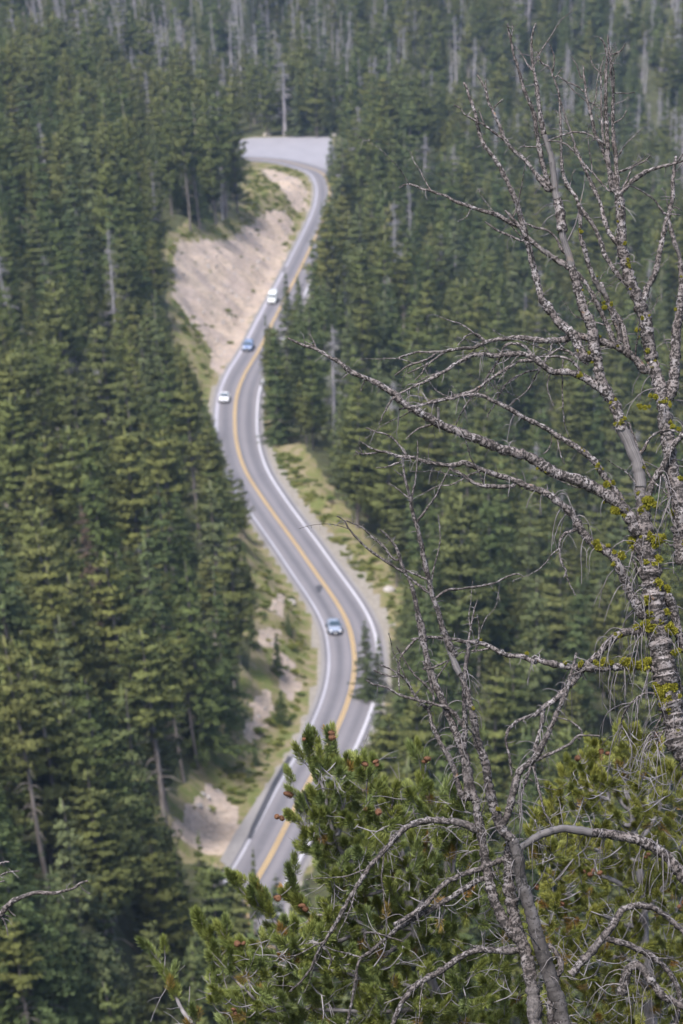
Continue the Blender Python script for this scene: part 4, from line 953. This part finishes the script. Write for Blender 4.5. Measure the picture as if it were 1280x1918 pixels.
MID = parse('''
E 12.5 8.5 m gbark: 600,1760 560,1550 490,1320 420,1100 370,950 340,800 310,680
E 11.5 8.5 m: 440,1760 410,1500 370,1320 320,1180 290,1000 280,850 300,690
E 9 6 m: 350,1260 260,1150 200,1030 160,900 130,750 110,600 95,450
5 8.5 5.5 m: 520,1000 480,960 450,870 430,780 400,640 370,580 350,470
5 6 4 s: 350,470 320,350 290,270
5 5 4.5 s bare: 290,270 255,190 225,100
7 5.5 1.6 s: 935,1720 900,1640 860,1510 830,1430 790,1290 760,1150 740,1070 715,960 690,830 680,740
5 7 4.2 m: 360,830 340,770 320,650 270,520 220,400 170,270 130,130 100,0
7 4.4 1.4 s: 790,1670 750,1500 720,1380 680,1290 650,1200 610,1140 565,1098
7 2.4 1 s: 690,1310 600,1260 500,1190 420,1110 390,1060 350,1030
7 2 1 s: 640,1250 560,1170 510,1120 470,1082 395,1052
7 2 1.6 n: 790,1345 740,1320 690,1300
7 2.4 1.8 n: 805,1415 740,1360 690,1320
7 2 0.9 n: 745,1065 800,1000 860,910 890,840 915,790
7 1.8 0.9 n: 725,950 740,860 750,740 752,655
7 1.4 0.8 n: 705,938 650,890 600,860
7 1.3 0.8 n: 695,838 660,820 635,798
7 2.4 1 n: 848,1435 900,1400 980,1390 1066,1380 1150,1358 1210,1325 1260,1318 1285,1335
D 5.5 3 c: 850,1760 820,1500 830,1300 820,1100 820,950 840,820 850,720
D 5.2 2.8 m: 810,1760 740,1530 680,1420 620,1300 580,1170
D 2.8 1.1 s: 580,1170 540,1140 480,1060 440,980 370,920 310,890 255,872
D 2.4 1.6 n: 580,1165 615,1110 600,1030 570,930 545,850
D 3.6 1.1 s: 810,1290 730,1170 640,1130 500,1100 390,1070 300,1020 210,1000 165,975
D 2 1 s: 600,1060 550,1000 480,930 430,850 390,790 365,750
D 1.7 0.9 n: 385,952 300,945 215,910
D 2.2 1.6 n: 545,905 620,885 710,845
5 6.5 2.2 m: 480,930 510,850 530,760 560,690 620,640 650,580 700,480 740,400 770,330 780,280 805,175
5 3.2 1.2 n: 615,655 700,620 780,580 820,545 910,542
5 1.9 1 n: 820,560 830,520 790,480 720,460
5 6.5 4.2 m: 400,975 320,935 230,920 150,915 80,930 20,970 -20,1010
6 4.4 3 s: 1170,508 1100,530 1050,570 1000,630 950,680 910,740 870,800 830,880 790,950
6 3 1.2 s: 790,950 740,1020 710,1090 670,1150 625,1190
6 2.2 0.9 n: 760,1010 790,1060 780,1100
5 5 3.4 m: 480,1090 380,1130 280,1170 200,1220 120,1310 0,1380
5 5 3.6 m: 440,1150 360,1180 250,1250 120,1330 0,1400
6 3.4 1.8 s: 1160,870 1100,910 1020,970 950,1030 900,1070 880,1180 850,1340
6 2.4 1 s: 950,1030 920,960 980,960 1080,990
5 6 4 m: 520,1495 400,1495 320,1510 200,1590 100,1650 30,1730 -10,1830
E 7 3.8 m: 640,1450 750,1320 860,1200 920,1100 1000,1065 1100,1075 1200,1130 1300,1220
E 5 4 m: 850,1250 950,1280 1080,1340 1180,1420 1250,1520 1260,1620 1230,1760
E 6 4 c: 530,1731 520,1600 550,1480 590,1400 540,1300 500,1290
E 8 5 d: 930,1560 960,1420 1030,1400 1100,1480 1180,1570 1300,1640
E 3 1.5 c: 630,1731 560,1650 540,1560
''')
dead = root_empty('dead_pine_tree', 0, 0, 17, 'large dead pine with flaking pinkish bark and yellow lichen at the right edge', 'dead tree')
bn, bo = build_limbs(BIG, 17.0, dead, 5, names=('trunk', 'branch'), twmul=1.0)
midt = root_empty('dead_pine_tree', 0, 0, 17, 'smaller many-stemmed grey dead pine rising through the green boughs left of the large one', 'dead tree')
for L_ in MID:
    if L_['m'] == 'dbark': L_['m'] = 'dbark2'
mn, mo = build_limbs(MID, 16.5, midt, 6, twmul=0.9)
LEFT = parse('''
G 6 4.5 s gbark: -420,1300 -260,1000 -140,760 -40,640 0,570
G 4.2 1.6 s: 0,570 50,510 110,460 190,420 300,395 400,400 500,385 590,360 640,320 700,300
G 1.2 0.7 n: 640,335 670,375 720,405
G 1.3 0.7 n: 20,570 60,580 95,597
G 1.2 0.7 n: 70,535 125,582
G 1.6 0.8 n: 5,580 40,640 65,735
G 2.6 1.2 s: -260,1000 -200,500 -80,320 0,262 70,230 155,220
G 2.4 1.4 n: -200,500 -120,200 0,160 40,145 72,150
G 2 1.2 n: -200,500 -80,330 0,308 35,300
''')
lt = root_empty('dead_pine_tree', 0, 0, 16, 'bare grey branch tips reaching in at the lower left edge', 'dead tree')
build_limbs(LEFT, 16.0, lt, 8)

# ---------------- lichen tufts on the big dead pine and a few on the middle one
import bmesh
LM = []
for i in range(4):
    r = np.random.default_rng(900+i); b = Buf(); m_ = 420
    c = r.normal(0, 1, (m_, 3)); c /= np.linalg.norm(c, axis=1)[:, None]; lump = 0.72+0.28*np.sin(c[:, 0]*4+i)*np.cos(c[:, 1]*4+i*2)+0.12*np.sin(c[:, 2]*7)
    c *= (lump*(0.75+0.25*r.random(m_)))[:, None]; d1 = c+r.normal(0, 0.7, (m_, 3)); d1 /= np.linalg.norm(d1, axis=1)[:, None]; d2 = np.cross(d1, r.normal(0, 1, (m_, 3))); d2 /= np.linalg.norm(d2, axis=1)[:, None]
    b.add(np.stack([c*0.8-d2*0.13, c*0.8+d2*0.13, c*0.8+d1*0.30], 1).reshape(-1, 3), np.arange(m_*3).reshape(-1, 3)); LM.append(b.mesh('lichen_clump', [M['lichen']], False))
LICH = '''C:560,110,8 750,190,10 870,50,11 1050,60,12 1030,270,9 1080,220,8 685,260,6 1080,430,9 1020,420,7 1150,470,8 970,590,8 1010,680,9 1140,670,8 950,780,10 1010,790,12 1160,800,11 1080,760,8 880,800,7 1210,1020,8 1110,1330,13 1180,1330,11 1070,1350,9 1100,1400,11 1160,1430,9 1150,1500,8 950,1130,12 900,1120,8 820,1110,14 770,1090,8 600,1115,9 660,1105,7 550,1115,6 400,1120,7 270,1105,5 1230,1700,8 1250,1390,6 990,20,9 1100,1240,4 1170,800,9 1050,1300,8 1210,1300,7 1130,1460,8 740,870,6 700,860,4
B:1000,415,5 1050,425,6 1120,460,8 1160,500,6 1090,465,5 700,450,4 660,475,4 690,520,4 750,640,7 780,610,5 700,660,5 910,510,6 950,515,6 1170,640,5 1190,680,6 630,1170,8 680,1165,6 690,1395,9 780,1440,6 750,1310,4 990,1320,11 920,1390,7 970,1375,7 1030,1350,7 550,1010,6 540,1040,4 590,1045,3 1190,1420,7 1260,1125,7 400,235,6 380,245,4 380,30,4 475,50,4 500,130,3 860,1640,10 550,1710,9 1060,1650,13 960,1640,8 1270,1690,8 410,870,2.5 430,890,3 900,1250,5 800,1390,4 940,1030,4 640,1700,5 840,1720,5 30,1040,3 100,1065,3 600,1330,3 1240,700,5
A:405,610,5 395,590,3 780,708,5 800,850,5 805,880,6 820,915,3.5 600,1220,4 603,1260,6 665,1230,5 890,1450,6 930,1350,5 980,1630,6 565,1510,4 900,1515,3.5 725,1590,4 1010,1770,5 1265,995,3 830,1100,3 880,1145,2.5 420,1110,2.5 990,1330,3 735,395,2.5 1040,1715,4 1215,1275,4 545,995,2 720,525,2.5'''
groups = []
k = 0
for ln in LICH.splitlines():
    z, body = ln.split(':'); z = ZR[z]
    for q_ in body.split():
        a, c, s = (float(v) for v in q_.split(',')); px_, py_ = z[0]+a/z[2], z[1]+c/z[2]
        dist = np.hypot(bn[:, 0]-px_, bn[:, 1]-py_)-bn[:, 3]; j = int(np.argmin(dist)); d = bn[j, 2]-bn[j, 3]*bn[j, 2]/F*0.75
        p = at_depth(px_, py_, d); r = np.random.default_rng(k)
        for h in range(1 if s < 6 else 2 if s < 9 else 4):
            ss = 1.35*s*d/F*(0.85 if h == 0 else 0.6); off = np.zeros(3) if h == 0 else r.normal(0, s*0.55*d/F, 3); off[1] *= 0.3
            o = obj('lichen_clump', LM[k % 4], bo[0][0], loc=p+off, rot=tuple(r.random(3)*6), sc=(ss*1.05, ss, ss*0.9)); k += 1
for (zk, a, c, s) in (('5',345,415,4),('E',228,505,5),('5',455,865,5),('D',880,1165,4),('D',930,705,3.5),('D',1235,795,5),('5',485,1025,4)):
    z = ZR[zk]; px_, py_ = z[0]+a/z[2], z[1]+c/z[2]; j = int(np.argmin(np.hypot(mn[:, 0]-px_, mn[:, 1]-py_))); d = mn[j, 2]-mn[j, 3]*mn[j, 2]/F
    obj('lichen_clump', LM[k % 4], mo[0][0], loc=at_depth(px_, py_, d), sc=s*d/F); k += 1

# ---------------- live pines: needle tufts on traced boughs
def tuft_mesh(i, m, L=0.08, n=420, nl=0.043, name='needle_tuft'):
    r = np.random.default_rng(700+i); t = r.random(n)**0.75; a = r.random(n)*6.283; z = t*L
    bend = np.sin(t*1.5)*0.008; ax = np.c_[bend, np.zeros(n), z]
    sp = np.radians(14+62*(1-t)**0.7+r.normal(0, 9, n)); d = np.c_[np.sin(sp)*np.cos(a), np.sin(sp)*np.sin(a), np.cos(sp)]
    ln = nl*(0.75+0.4*r.random(n))[:, None]; tip = ax+d*ln+np.c_[np.zeros((n, 2)), 0.22*ln]; sd = np.cross(d, r.normal(0, 1, (n, 3))); sd /= np.linalg.norm(sd, axis=1)[:, None]; w_ = 0.0015
    mid = ax+d*ln*0.6
    V = np.stack([ax, mid-sd*w_, tip, mid+sd*w_], 1).reshape(-1, 3); uv = np.repeat(r.random((n, 2)), 4, 0)
    b = Buf(); b.add(V, np.arange(n*4).reshape(-1, 4), 0, uv); return b.mesh(name, [m], False)
TUFT = {'a': [tuft_mesh(i, M['needle'], 0.055+0.02*i) for i in range(4)]+[tuft_mesh(9, M['needle_old'], 0.07, 130, 0.042)],
        'b': [tuft_mesh(20+i, M['needle2'], 0.055+0.02*i) for i in range(4)]+[tuft_mesh(29, M['needle_old'], 0.07, 130, 0.042)]}
TC = {}
for kk, ms in TUFT.items():
    TC[kk] = bpy.data.collections.new('needle_sources_'+kk)
    for i, m_ in enumerate(ms): o = bpy.data.objects.new('tuft_%s_%d' % (kk, i), m_); TC[kk].objects.link(o)
def cone_mesh(i):
    bm = bmesh.new(); r = random.Random(i); b = Buf()
    for s in range(46):
        t = s/46; a = s*2.39996; rad = 0.019*math.sin(math.pi*min(1, 0.18+0.8*t))**0.8; z = -0.028+0.056*t; c = np.array([math.cos(a)*rad, math.sin(a)*rad, z]); o_ = np.array([math.cos(a), math.sin(a), 0.35]); sd = np.array([-math.sin(a), math.cos(a), 0])
        b.add([c-sd*0.007-o_*0.006, c+sd*0.007-o_*0.006, c+sd*0.006+o_*0.004, c+o_*0.008, c-sd*0.006+o_*0.004], [[0, 1, 2, 3, 4]])
    bmesh.ops.create_icosphere(bm, subdivisions=2, radius=0.017)
    V = np.array([v.co[:] for v in bm.verts])*[1, 1, 1.7]; Fc = np.array([[v.index for v in f.verts] for f in bm.faces]); b.add(V, Fc); bm.free(); return b.mesh('cone', [M['cone']], False)
CONE = [cone_mesh(i) for i in range(2)]

def live_pine(limbs, depth, seed, label, kind, poly, nfill, name='live_pine_tree', dslope=0.26, dthick=1.0, tsc=1.0, side_every=0.062, old=0.06, cones=()):
    r = np.random.default_rng(seed); e = bpy.data.objects.new(name, None); COL.objects.link(e); tag(e, label, 'tree')
    nodes = []; bufs = []; tufts = []    # tufts: (pos, dir, scale)
    allP = np.zeros((0, 3)); allL = np.zeros(0, int)
    def twig(li, P, r0, r1, sides=5): tube(bufs[li], P, np.linspace(r0, r1, len(P)), sides, 0, 0.12, 0, r)
    def brush(P, frac=1.0):
        seg = np.linalg.norm(np.diff(P, axis=0), axis=1); L = seg.sum(); n_ = max(1, int(L*frac/0.062)); cum = np.r_[0, np.cumsum(seg)]
        for k in range(n_):
            s = L-0.02-k*0.062; s = max(s, 0.0); j = min(np.searchsorted(cum, s), len(P)-1); j = max(j, 1); f = (s-cum[j-1])/max(seg[j-1], 1e-6); p = P[j-1]+(P[j]-P[j-1])*f; d = P[j]-P[j-1]
            tufts.append((p-d/np.linalg.norm(d)*0.05, d/np.linalg.norm(d), (0.85+0.3*r.random())*tsc*(1 if k else 1.08)))
    for li, Lb in enumerate(limbs):
        pts = np.array(Lb['pts']); dd = depth if li == 0 else None
        if dd is None:
            qx, qy, qd = project(allP); j = int(np.argmin(np.hypot(qx-pts[0, 0], qy-pts[0, 1]))); dd = qd[j]
            if math.hypot(qx[j]-pts[0, 0], qy[j]-pts[0, 1]) < 25: pts = np.vstack([[qx[j], qy[j]], pts])
        seg = np.concatenate([[0], np.cumsum(np.hypot(*np.diff(pts, axis=0).T))]); sl = (r.random()*2-1)*dslope*(0.1 if li == 0 else 1)*depth/F
        P = catmull(at_depth(pts[:, 0], pts[:, 1], dd+seg*sl), 0.03); P = P+np.cumsum(r.normal(0, 0.0012, P.shape), 0); R = np.linspace(Lb['r0'], Lb['r1'], len(P))*depth/F
        if li == 0:
            g0 = P[0]; gz = float(height(g0[0], g0[1])); kk_ = np.linspace(1, 0, 12)[:-1, None]; P = np.vstack([np.array([g0[0], g0[1]+0.1, gz-0.3])*kk_+g0*(1-kk_), P]); R = np.r_[np.linspace(R[0]*1.5, R[0], 11), R]
        bufs.append(Buf()); tube(bufs[li], P, R, 7, 0, 0.15, 0, r); allP = np.vstack([allP, P]); allL = np.r_[allL, np.full(len(P), li)]
        T_, N_, B_ = frames(P); L_ = len(P)*0.03
        if li: brush(P[-max(3, int(0.33/0.03)):])
        s = 0.12 if li else L_*0.35
        while s < L_-0.03:
            k = min(int(s/0.03), len(P)-1); f = s/L_; a = r.random()*6.283; ln = (0.06+0.20*r.random())*(1.15-0.5*f)*tsc
            o_ = N_[k]*math.cos(a)+B_[k]*math.sin(a); d = o_*0.8+T_[k]*0.8+np.array([0, 0, 0.35]); d /= np.linalg.norm(d); Q = [P[k]]
            for _ in range(4): d = d+np.array([0, 0, 0.22])+r.normal(0, 0.12, 3); d /= np.linalg.norm(d); Q.append(Q[-1]+d*ln/4)
            Q = catmull(np.array(Q), 0.03); twig(li, Q, 0.0042, 0.0022)
            if r.random() < 0.93: brush(Q, 0.45)
            s += side_every*(0.6+0.8*r.random())
    # fill the bough mass with more shoots that grow from the nearest wood
    xmin, ymin = np.min(poly, 0); xmax, ymax = np.max(poly, 0); got = 0; segP = allP.copy(); segL = allL.copy(); F_t = []
    c = np.c_[r.uniform(xmin, xmax, nfill*3), r.uniform(ymin, ymax, nfill*3)]; c = c[in_poly(poly, c[:, 0], c[:, 1])][:nfill]
    tg = at_depth(c[:, 0], c[:, 1], depth+r.normal(0, dthick*0.5, len(c)))
    dmin_ = np.array([np.min(np.linalg.norm(allP-t_, axis=1)) for t_ in tg]); tg = tg[np.argsort(dmin_)]
    for t_ in tg:
        dv = np.linalg.norm(segP-t_, axis=1)+0.25*np.maximum(segP[:, 2]-t_[2], 0); j = int(np.argmin(dv)); s0 = segP[j]; li = int(segL[j]); D = np.linalg.norm(t_-s0)
        if D < 0.04: continue
        mid = (s0+t_)/2+np.array([0, 0, -0.12*D])+r.normal(0, 0.05*D, 3); Q = catmull(np.array([s0, mid, t_+np.array([0, 0, 0.03])]), 0.035); twig(li, Q, min(0.008, 0.003+0.006*D), 0.0022)
        brush(Q[-min(len(Q), 3):]); segP = np.vstack([segP, Q[1:]]); segL = np.r_[segL, np.full(len(Q)-1, li)]
    for _ in range(int(nfill*0.6)):                                          # bare grey inner twigs
        j = int(r.integers(0, len(segP))); s0 = segP[j]; li = int(segL[j]); d = r.normal(0, 1, 3); d /= np.linalg.norm(d); ln = 0.08+0.22*r.random(); Q = [s0]
        for _k in range(5): d = d+r.normal(0, 0.2, 3)+[0, 0, -0.03]; d /= np.linalg.norm(d); Q.append(Q[-1]+d*ln/5)
        twig(li, np.array(Q), 0.0034, 0.0016, 4)
        if r.random() < 0.5:
            d2 = d+r.normal(0, 0.8, 3); twig(li, np.array([Q[2], Q[2]+d2*ln*0.15, Q[2]+d2*ln*0.3+[0, 0, -0.02]]), 0.0026, 0.0013, 3)
    objs = []
    for li, bf in enumerate(bufs): nm = 'trunk' if li == 0 else 'branch'; objs.append(obj(nm, bf.mesh(nm, [M['ltwig']]), e))
    tp = np.array([t[0] for t in tufts]); qx, qy, qd = project(tp); vis = (qx > -60) & (qx < 1340) & (qy < 1990); order = np.argsort(np.where(vis, qd, 1e6)); parts = set(order[:300].tolist())
    R3, S3, PK, PT = [], [], [], []
    for i, (p, d, s) in enumerate(tufts):
        if not vis[i]: continue
        v = np.array(d)+r.normal(0, 0.10, 3); rot = Vector(v).to_track_quat('Z', 'Y').to_euler(); pk_ = 4 if r.random() < old else int(r.integers(0, 4))
        if i in parts: obj('needle_tuft', TUFT[kind][pk_], e, loc=p, rot=rot, sc=s)
        else: PT.append(p); R3.append(tuple(rot)); S3.append((s, s, s)); PK.append(pk_)
    if PT:
        fo_ = scatter_object('foliage', PT, PK, R3, S3, TC[kind], e); fo_['kind'] = 'stuff'
    for (zk, a, c_) in cones:
        z = ZR[zk]; px_, py_ = z[0]+a/z[2], z[1]+c_/z[2]; dist = np.hypot(qx-px_, qy-py_); near_ = np.where(dist < 40)[0]; dcc = (qd[near_].min() if len(near_) else depth)-0.05
        for h in range(2):
            p = at_depth(px_+r.normal(0, 8), py_+r.normal(0, 3.5), dcc+r.normal(0, 0.01)); obj('cone', CONE[h % 2], e, loc=p, rot=(1.2+r.random()*0.7, 0, r.random()*6.28), sc=0.5+0.4*r.random())
    print(label[:30], 'tufts', len(tufts)); return e
PL = parse('''
6 12 3.5: 1270,1340 1200,1180 1120,920 1080,720 1060,600 1000,500 960,380 940,300
6 6 2: 1080,720 960,700 860,660 810,580 780,480 760,380 720,300 705,160
6 5 2: 820,560 840,430 845,330 810,250 798,165
6 3 1.5: 790,600 720,560 650,500 610,480
6 3 1.5: 780,480 700,440 640,395
6 3 1.5: 860,680 760,640 690,620 665,600
6 5 1.5: 1120,940 960,930 830,890 700,880 640,830 600,790
6 4 1.5: 700,880 650,800 640,740
6 5 1.6: 960,930 780,1000 620,965 550,890 470,830 420,770 400,735
6 3 1.5: 550,890 540,820 500,770 482,725
6 5 1.6: 1200,1180 1000,1150 800,1110 600,1090 470,1060 400,1015 350,950
6 5 1.6: 1220,1250 950,1270 700,1260 540,1260 450,1190 380,1120 330,1050 280,970 245,905
6 3 1.5: 450,1190 380,1195 310,1180
6 6 1.8: 330,1450 240,1318 200,1270 160,1190 120,1110 92,1040
6 4 1.6: 700,1420 560,1300 470,1290 400,1270
6 6 2: 1110,900 1180,800 1200,700 1190,560 1180,450 1160,370 1170,265
6 5 2: 1120,920 1250,800 1280,650 1290,500 1275,430
6 4 2: 1080,720 1000,780 900,800 800,760 740,740
6 4 2: 1120,950 1000,1050 850,1080 680,1050
6 4 2: 1000,500 960,440 880,370 860,290
6 4 2: 1060,600 1030,480 1040,420
6 4 1.6: 1080,700 1150,620 1120,540
''')
polyL = [(585,1420),(640,1400),(700,1430),(740,1480),(790,1470),(850,1480),(900,1560),(940,1650),(980,1760),(1010,1930),(400,1930),(380,1870),(420,1800),(470,1760),(560,1740),(620,1660),(590,1600),(560,1560),(560,1510)]
live_pine(PL, 18.3, 31, 'dark green live pine with red cones in front of the road at the bottom', 'a', polyL, 820, cones=[('6',700,172),('6',797,176),('6',930,290),('6',955,280),('6',1178,262),('6',955,465),('6',592,492),('6',632,405),('6',582,816),('6',682,856),('6',405,1275),('6',430,995)])
PR = parse('''
E 13 5: 1100,1760 1060,1300 1050,1000 1000,600 960,420
E 6 2: 960,420 945,250 925,75
E 6 2: 1000,470 1010,250 1020,60
E 5 2: 960,500 850,350 785,230 757,140
E 4 2: 850,400 750,310 692,200
E 4 2: 850,450 720,380 655,350 642,270
E 5 2: 960,600 800,500 785,330
E 6 2: 1000,800 700,700 560,560 530,440
E 4 2: 560,600 450,560 420,520
E 5 2: 1040,700 1150,500 1200,350 1280,300
E 6 2: 1050,1000 850,900 650,850 520,800 430,760
E 6 2: 1060,1200 800,1100 650,1050 560,1000
E 6 2: 1060,1100 1200,900 1290,800
E 6 2: 1070,1400 900,1350 700,1350 600,1300
E 6 2: 1080,1500 1200,1400 1300,1350
E 6 2: 1090,1600 900,1600 760,1560 650,1500
''')
polyR = [(1090,1410),(1160,1380),(1200,1370),(1240,1400),(1300,1430),(1310,1930),(1000,1930),(985,1780),(990,1660),(985,1560),(1010,1510),(1060,1470)]
live_pine(PR, 20.5, 32, 'yellow green live pine behind the dead branches at the lower right', 'b', polyR, 700, tsc=0.92, dthick=2.0, old=0.10, cones=[('E',820,180),('E',660,215),('E',720,850),('E',800,850),('E',410,970),('E',580,1030),('E',1080,770),('E',1240,1045),('E',1100,100)])

# ------------------------------------------------------------------ haze: one closed box of thin even air round the whole scene
b = Buf(); box(b, (0, 3000, 80), (11000, 9000, 260)); hz = obj('haze', b.mesh('haze', [], False)); tag(hz, kind='stuff')
hm = bpy.data.materials.new('thin_air'); hm.use_nodes = True; hn = hm.node_tree; hn.nodes.remove(hn.nodes['Principled BSDF'])
pv = hn.nodes.new('ShaderNodeVolumePrincipled'); pv.inputs['Color'].default_value = (0.50, 0.68, 1.0, 1); pv.inputs['Density'].default_value = 0.00006; pv.inputs['Anisotropy'].default_value = 0.0
hn.links.new(pv.outputs[0], hn.nodes['Material Output'].inputs['Volume']); hz.data.materials.append(hm)
